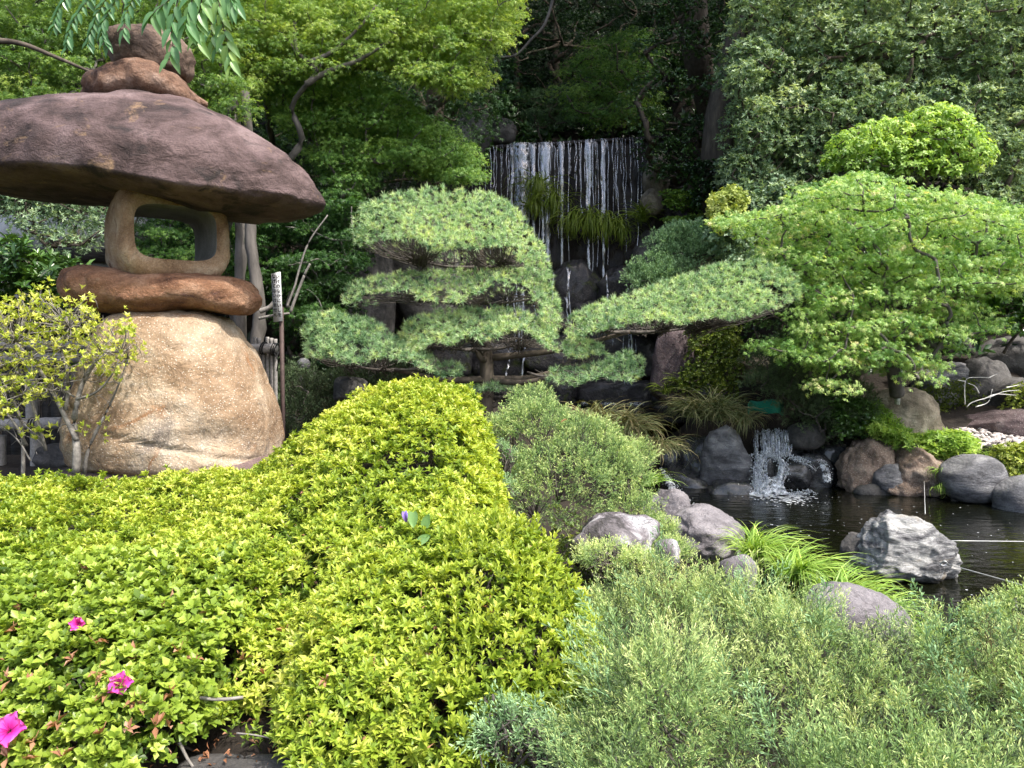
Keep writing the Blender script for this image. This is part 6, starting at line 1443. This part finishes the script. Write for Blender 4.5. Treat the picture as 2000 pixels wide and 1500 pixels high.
# ------------------------------------------------------------------ sparse azalea at the left edge
def sparse():
    D = 5.2; root = thing('sparse_azalea', 'leggy azalea with bare grey stems and a thin yellow-green top, left edge', 'azalea', at(140, 925, D))
    stems = [([(148, 925), (150, 880), (145, 830), (150, 790), (165, 740), (200, 690)], [.03, .02, .012]), ([(150, 860), (120, 800), (95, 750), (60, 700), (30, 670)], [.018, .008]), ([(128, 800), (133, 760), (130, 720), (120, 680), (135, 640)], [.014, .006]),
             ([(165, 925), (172, 880), (195, 830), (215, 790), (232, 750), (250, 700)], [.014, .009, .004]), ([(150, 780), (180, 770), (205, 750), (225, 720), (235, 690)], [.010, .004]), ([(45, 935), (45, 880), (40, 820), (20, 770), (-10, 720)], [.015, .006]), ([(52, 870), (30, 830), (0, 790)], [.012, .006]), ([(90, 880), (60, 780), (40, 730), (30, 690)], [.012, .005]), ([(145, 775), (128, 765), (115, 755), (95, 740)], [.008, .003]), ([(60, 900), (35, 860), (0, 830)], [.006, .004])]
    parts = [tube(smooth_path([at(a, b, D + .05 * math.sin(a)) for a, b in pts], 16), r_, 7) for pts, r_ in stems]
    V, Fc, _ = merge(parts); child('stem', V, Fc, M['stem_l'], root, None, True)
    poly = [(-60, 600), (0, 590), (60, 580), (100, 590), (180, 605), (200, 640), (250, 625), (265, 690), (235, 740), (180, 730), (150, 690), (120, 760), (60, 770), (30, 800), (-60, 820)]
    c = fill(poly, D, .34, .10, 60, 6000); c = np.vstack([c, [at(a, b, D) for a, b in [(80, 575), (95, 565), (72, 568), (88, 585), (165, 588), (170, 580), (55, 845), (60, 855), (105, 770), (70, 830), (85, 858), (112, 845), (195, 835), (150, 845), (180, 850), (20, 830), (120, 780), (10, 810), (200, 770)]]])
    P = np.repeat(c, 4, axis=0) + rng.normal(size=(len(c) * 4, 3)) * .035
    V, Fc, T = scatter(T_az, P, frames(np.tile([0, -.1, 1.], (len(P), 1)) + rng.normal(size=P.shape) * .5), rng.uniform(.9, 1.7, len(P)), .84 + rng.normal(size=len(P)) * .14); child('foliage', V, Fc, M['azalea'], root, T, kind='stuff')
    tw = []
    anchors = np.array([at(a, b, D) for pts, _ in stems for a, b in pts[2:]])
    for i, p in enumerate(c):
        h = anchors[int(np.argmin(((anchors - p) ** 2).sum(1) + .2 * rng.uniform()))]; h = h * .75 + p * .25 if np.linalg.norm(h - p) > .45 else h
        tw.append(tube(smooth_path([p, (p + h) / 2 + rng.normal(size=3) * .03, h], 7), [.0018, .0045], 4))
    for i in range(420):
        p = c[rng.integers(0, len(c))] + rng.normal(size=3) * .03; q = p + np.array([rng.uniform(-.09, .09), rng.uniform(-.06, .06), -rng.uniform(.02, .10)]); tw.append(tube([p, (p + q) / 2 + rng.normal(size=3) * .008, q], [.0012, .0025], 3))
    V, Fc, _ = merge(tw); child('twigs', V, Fc, M['stem_l'], root, kind='stuff')
sparse()

# ------------------------------------------------------------------ bamboo fences and timber behind
M['bamboo'] = plain_mat('weathered_bamboo', (.25, .235, .22), .7, 0, .35, 10, .35, .4, (4, 4, 4))
M['rope'] = plain_mat('black_rope', (.012, .012, .012), .9, 0, .3, 60, .5)
M['board'] = plain_mat('dark_weathered_board', (.035, .033, .032), .9, 0, .5, 8, .4, .2, (1, 1, 6))
M['plaster'] = plain_mat('dull_white_plaster', (.40, .40, .40), .9, 0, .3, 5, .2)
def bamboo(a, b, r, nodes=3):
    a, b = np.array(a, float), np.array(b, float); n = 40; t = np.linspace(0, 1, n); rad = np.full(n, r)
    for k in range(nodes): rad += r * .12 * np.exp(-((t - (k + .5) / nodes) / .012) ** 2)
    return tube(a + (b - a) * t[:, None], rad, 12)
def fence_left():
    D = 6.9; f = thing('bamboo_fence', 'grey bamboo rail fence behind the sparse azalea, left edge', 'fence', at(80, 930, D), 'bamboo fences')
    for (a, b, r) in [((-70, 674), (212, 676), .045), ((-70, 699), (212, 699), .05), ((-70, 832), (122, 826), .055)]:
        V, Fc = bamboo(at(a[0], a[1], D), at(b[0], b[1], D), r); child('rail', V, Fc, M['bamboo'], f, None, True)
    for (px, y0, y1, r) in [(62, 700, 820, .05), (165, 690, 900, .05), (72, 838, 935, .055), (0, 850, 960, .05), (-60, 650, 950, .05)]:
        V, Fc = bamboo(at(px, y0, D + .08), at(px, y1, D + .08), r); child('post', V, Fc, M['bamboo'], f, None, True)
    for (px, y) in [(68, 829), (162, 690), (50, 690)]:
        for s in (-1, 0, 1):
            p = at(px + 3 * s, y, D); th = np.linspace(0, 2 * PI, 16); V, Fc = tube(np.stack([p[0] + .012 * s + 0 * th, p[1] + .065 * np.cos(th), p[2] + .062 * np.sin(th)], 1), .006, 5); child('rope_tie', V, Fc, M['rope'], f, None, True)
    g = thing('board_fence', 'nearly black boards behind the bamboo rail fence', 'fence', at(80, 930, 7.6)); n = 16
    for k in range(n):
        px = -90 + k * 20; p = at(px, 820, 7.55); V, Fc = box(p[0], p[1] + .02 * (k % 2), p[2] - .05, 20 / F * 7.55 - .006, .02, 1.15); child('board', V, Fc, M['board'], g)
    V, Fc = rock_shape(301, 4, .08, 3, 5); V = V * np.array([.22, .16, .13]) + at(125, 893, 7.0); solo('foundation_block', V, Fc, M['r_dark'], 'low grey-brown stone block under the bamboo rails', 'block', None, None, True)
fence_left()
def fence_right():
    D = 7.0; f = thing('bamboo_fence', 'short end of bamboo fence with black rope ties right of the lantern base', 'fence', at(520, 900, D), 'bamboo fences')
    V, Fc = bamboo(at(470, 682, D - .1), at(541, 680, D - .1), .045, 1); child('rail', V, Fc, M['bamboo'], f, None, True)
    V, Fc = bamboo(at(470, 822, D - .1), at(543, 818, D - .1), .035, 1); child('rail', V, Fc, M['bamboo'], f, None, True)
    for k in range(6):
        px = 498 + k * 8; top = 658 + 2 * (k % 3) if k not in (2,) else 672; V, Fc = bamboo(at(px, top, D), at(px + 1, 900, D), .018, 4); child('slat', V, Fc, M['bamboo'], f, None, True)
    for px, y in [(513, 680), (517, 680), (534, 682), (538, 682), (541, 683), (533, 818), (537, 819)]:
        p = at(px, y, D - .08); th = np.linspace(0, 2 * PI, 16); V, Fc = tube(np.stack([p[0] + 0 * th + .01 * np.sin(th), p[1] + .07 * np.cos(th), p[2] + .055 * np.sin(th)], 1), .007, 5); child('rope_tie', V, Fc, M['rope'], f, None, True)
    V, Fc = tube(smooth_path([at(536, 690, D - .15), at(543, 705, D - .16), at(541, 725, D - .15)], 8), .006, 5); child('rope_tie', V, Fc, M['rope'], f, None, True)
fence_right()
def back_wall():
    w = thing('garden_wall', 'old white plaster wall with a dark weathered beam seen below the lantern cap', 'wall', at(110, 640, 10.2)); D = 10.2
    p = at(90, 500, D); V, Fc = box(p[0], p[1], p[2], 3.4, .22, .17); child('beam', V, Fc, M['board'], w)
    p = at(90, 560, D + .05); V, Fc = box(p[0], p[1], p[2], 3.4, .12, .66); child('wall_panel', V, Fc, M['plaster'], w)
    p = at(90, 455, D + .06); V, Fc = box(p[0], p[1], p[2], 3.4, .12, .46); child('wall_panel', V, Fc, M['plaster'], w)
back_wall()
# sign post
def sign():
    D = 6.8; s = thing('sign_post', 'narrow white sign board with two columns of Japanese writing on a thin brown post', 'sign', at(546, 900, D)); k = D / F
    p0 = at(548, 626, D); p1 = at(552, 905, D); V, Fc = box((p0[0] + p1[0]) / 2, D + .03, (p0[2] + p1[2]) / 2, .032, .032, p0[2] - p1[2] + .25); child('post', V, Fc, plain_mat('brown_painted_post', (.075, .05, .045), .7, 0, .3, 20), s)
    c = at(541, 580, D); ang = -.035; W, H = .082, .455
    def board_pts(x, z, y): return np.stack([c[0] + x * math.cos(ang) - z * math.sin(ang) * -1, np.full_like(x, c[1]) + y, c[2] + z], 1)
    x = np.array([-W / 2, W / 2, W / 2, -W / 2]); z = np.array([-H / 2, -H / 2 + .01, H / 2, H / 2 - .018]); A = board_pts(x, z, -.006); B = board_pts(x, z, .008); V = np.vstack([A, B])
    Fq = np.array([[0, 1, 2, 3], [7, 6, 5, 4], [0, 4, 5, 1], [1, 5, 6, 2], [2, 6, 7, 3], [3, 7, 4, 0]]); bd = child('board', V, tris(Fq), plain_mat('white_sign_paint', (.62, .62, .62), .6, 0, .08, 20), s)
    ink = plain_mat('black_ink', (.02, .02, .02), .6, 0, .1)
    for col, txt in ((1, 'いけのなかにいしを'), (-1, 'なげてはいけません')):
        cu = bpy.data.curves.new('lettering', 'FONT'); cu.body = '\n'.join(txt); cu.size = .040; cu.space_line = 1.08; cu.align_x = 'CENTER'; cu.extrude = .0008; cu.offset = .0006
        tmp = bpy.data.objects.new('tmp', cu); me = bpy.data.meshes.new_from_object(tmp); me.name = 'lettering'; bpy.data.objects.remove(tmp)
        me.materials.clear(); me.materials.append(ink); o = obj('lettering', me, s); o.rotation_euler = (PI / 2, math.radians(-2), 0)
        o.location = (c[0] + col * .019 - s.location.x - .006, c[1] - .0095 - s.location.y, c[2] + .17 - s.location.z)
sign()
# stone ball and small stones in the shade
p = at(593, 712, 8.7); V0, F0 = ico(4); solo('stone_ball', V0 * .078 + p, F0, M['r_grey'], 'small grey stone ball in the shade left of the lowest pine pad', 'ornament', None, None, True)
rock('small_stone', 'rough stone block under the stone ball', (570, 722, 625, 770), 8.75, M['r_dark'], 310, sub=4, box_p=4)
rock('small_stone', 'small pale pebble beside the stone block', (640, 730, 652, 748), 8.5, M['r_grey'], 311, sub=3)

# ------------------------------------------------------------------ leafy branch hanging in from above, close to the camera
def near_branch():
    root = thing('overhanging_branch', 'close leafy branch hanging into the picture above the lantern ball, large glossy leaves', 'branch', at(380, -60, 3.2))
    ms = []
    for k in range(8):
        n, m = 7, 5; V = []; L_ = .092; W = .036
        for i in range(n):
            t = i / (n - 1); w = W * math.sin(PI * t ** .8) ** .9 * (1 - .15 * t) + .0004
            for j in range(m):
                q = j / (m - 1) - .5; V.append([L_ * t, q * w, .30 * w * abs(q) * 2 - (.10 + .02 * k) * L_ * t * t])
        V = np.array(V); ms.append(mesh_np('leaf', V, tris(grid_faces(n, m)), M['near'], np.full(len(V), .25 + .075 * k), True))
    def twig(pts, D, n, tint_lo, tint_hi, size=1.0, spread=.9):
        P = smooth_path([at(a, b, D) for a, b in pts], 24); V, Fc = tube(P, [.0035, .0014], 5); child('twig', V, Fc, M['bark'], root, None, True)
        for i in range(n):
            f = (i + .5) / n; k = min(len(P) - 2, int(f * (len(P) - 1))); T = P[k + 1] - P[k]; T /= np.linalg.norm(T); side = 1 if i % 2 else -1
            d = Vector(T) * .65 + Vector((side * rng.uniform(.3, spread), rng.uniform(-.25, .1), -.45 + rng.uniform(-.3, .25))); d.normalize()
            za = Vector((rng.uniform(-.3, .3) + side * .25, -1.0 + rng.uniform(-.25, .25), .45)).normalized(); ya = za.cross(d).normalized(); za = d.cross(ya)
            o = bpy.data.objects.new('leaf', ms[int(np.clip(rng.uniform(tint_lo, tint_hi) * 8, 0, 7))]); COL.objects.link(o); o.parent = root
            mm = Matrix((d, ya, za)).transposed().to_4x4() @ Matrix.Scale(size * rng.uniform(.75, 1.1), 4); mm.translation = Vector(P[k] - np.array(root.location)); o.matrix_basis = mm
    twig([(355, -40), (345, 10), (335, 55), (338, 95), (330, 118)], 3.2, 13, .1, .6, .95)
    twig([(400, -40), (392, 10), (385, 45), (388, 85)], 3.15, 12, .3, .8)
    twig([(420, -40), (430, 20), (438, 60), (448, 100), (452, 135)], 3.25, 15, .4, 1.0, .9)
    twig([(370, -40), (330, 0), (305, 20), (290, 40)], 3.3, 9, .1, .5)
    twig([(430, -40), (450, -5), (462, 12)], 3.2, 7, .2, .6)
    twig([(385, -40), (370, 20), (362, 60)], 3.1, 10, .1, .6)
    twig([(410, -40), (412, 20), (415, 70), (428, 100)], 3.3, 11, .2, .7)
    twig([(260, -40), (220, 10), (200, 60), (215, 95)], 5.6, 27, 0, .25, 1.0)  # farther twigs take the darkest tints, shade put into the leaf colour
    twig([(200, -40), (170, 0), (140, 50), (130, 100)], 5.6, 27, 0, .2, 1.0)
    twig([(280, -40), (250, 20), (240, 70)], 5.6, 21, 0, .3, 1.0)
    twig([(160, -40), (120, 10), (105, 60)], 5.6, 21, 0, .2, 1.0)
    twig([(230, -40), (190, 30), (170, 90)], 5.6, 24, 0, .15, 1.0)
near_branch()
print('TRIS', sum(len(o.data.polygons) for o in SC.objects if o.type == 'MESH'))
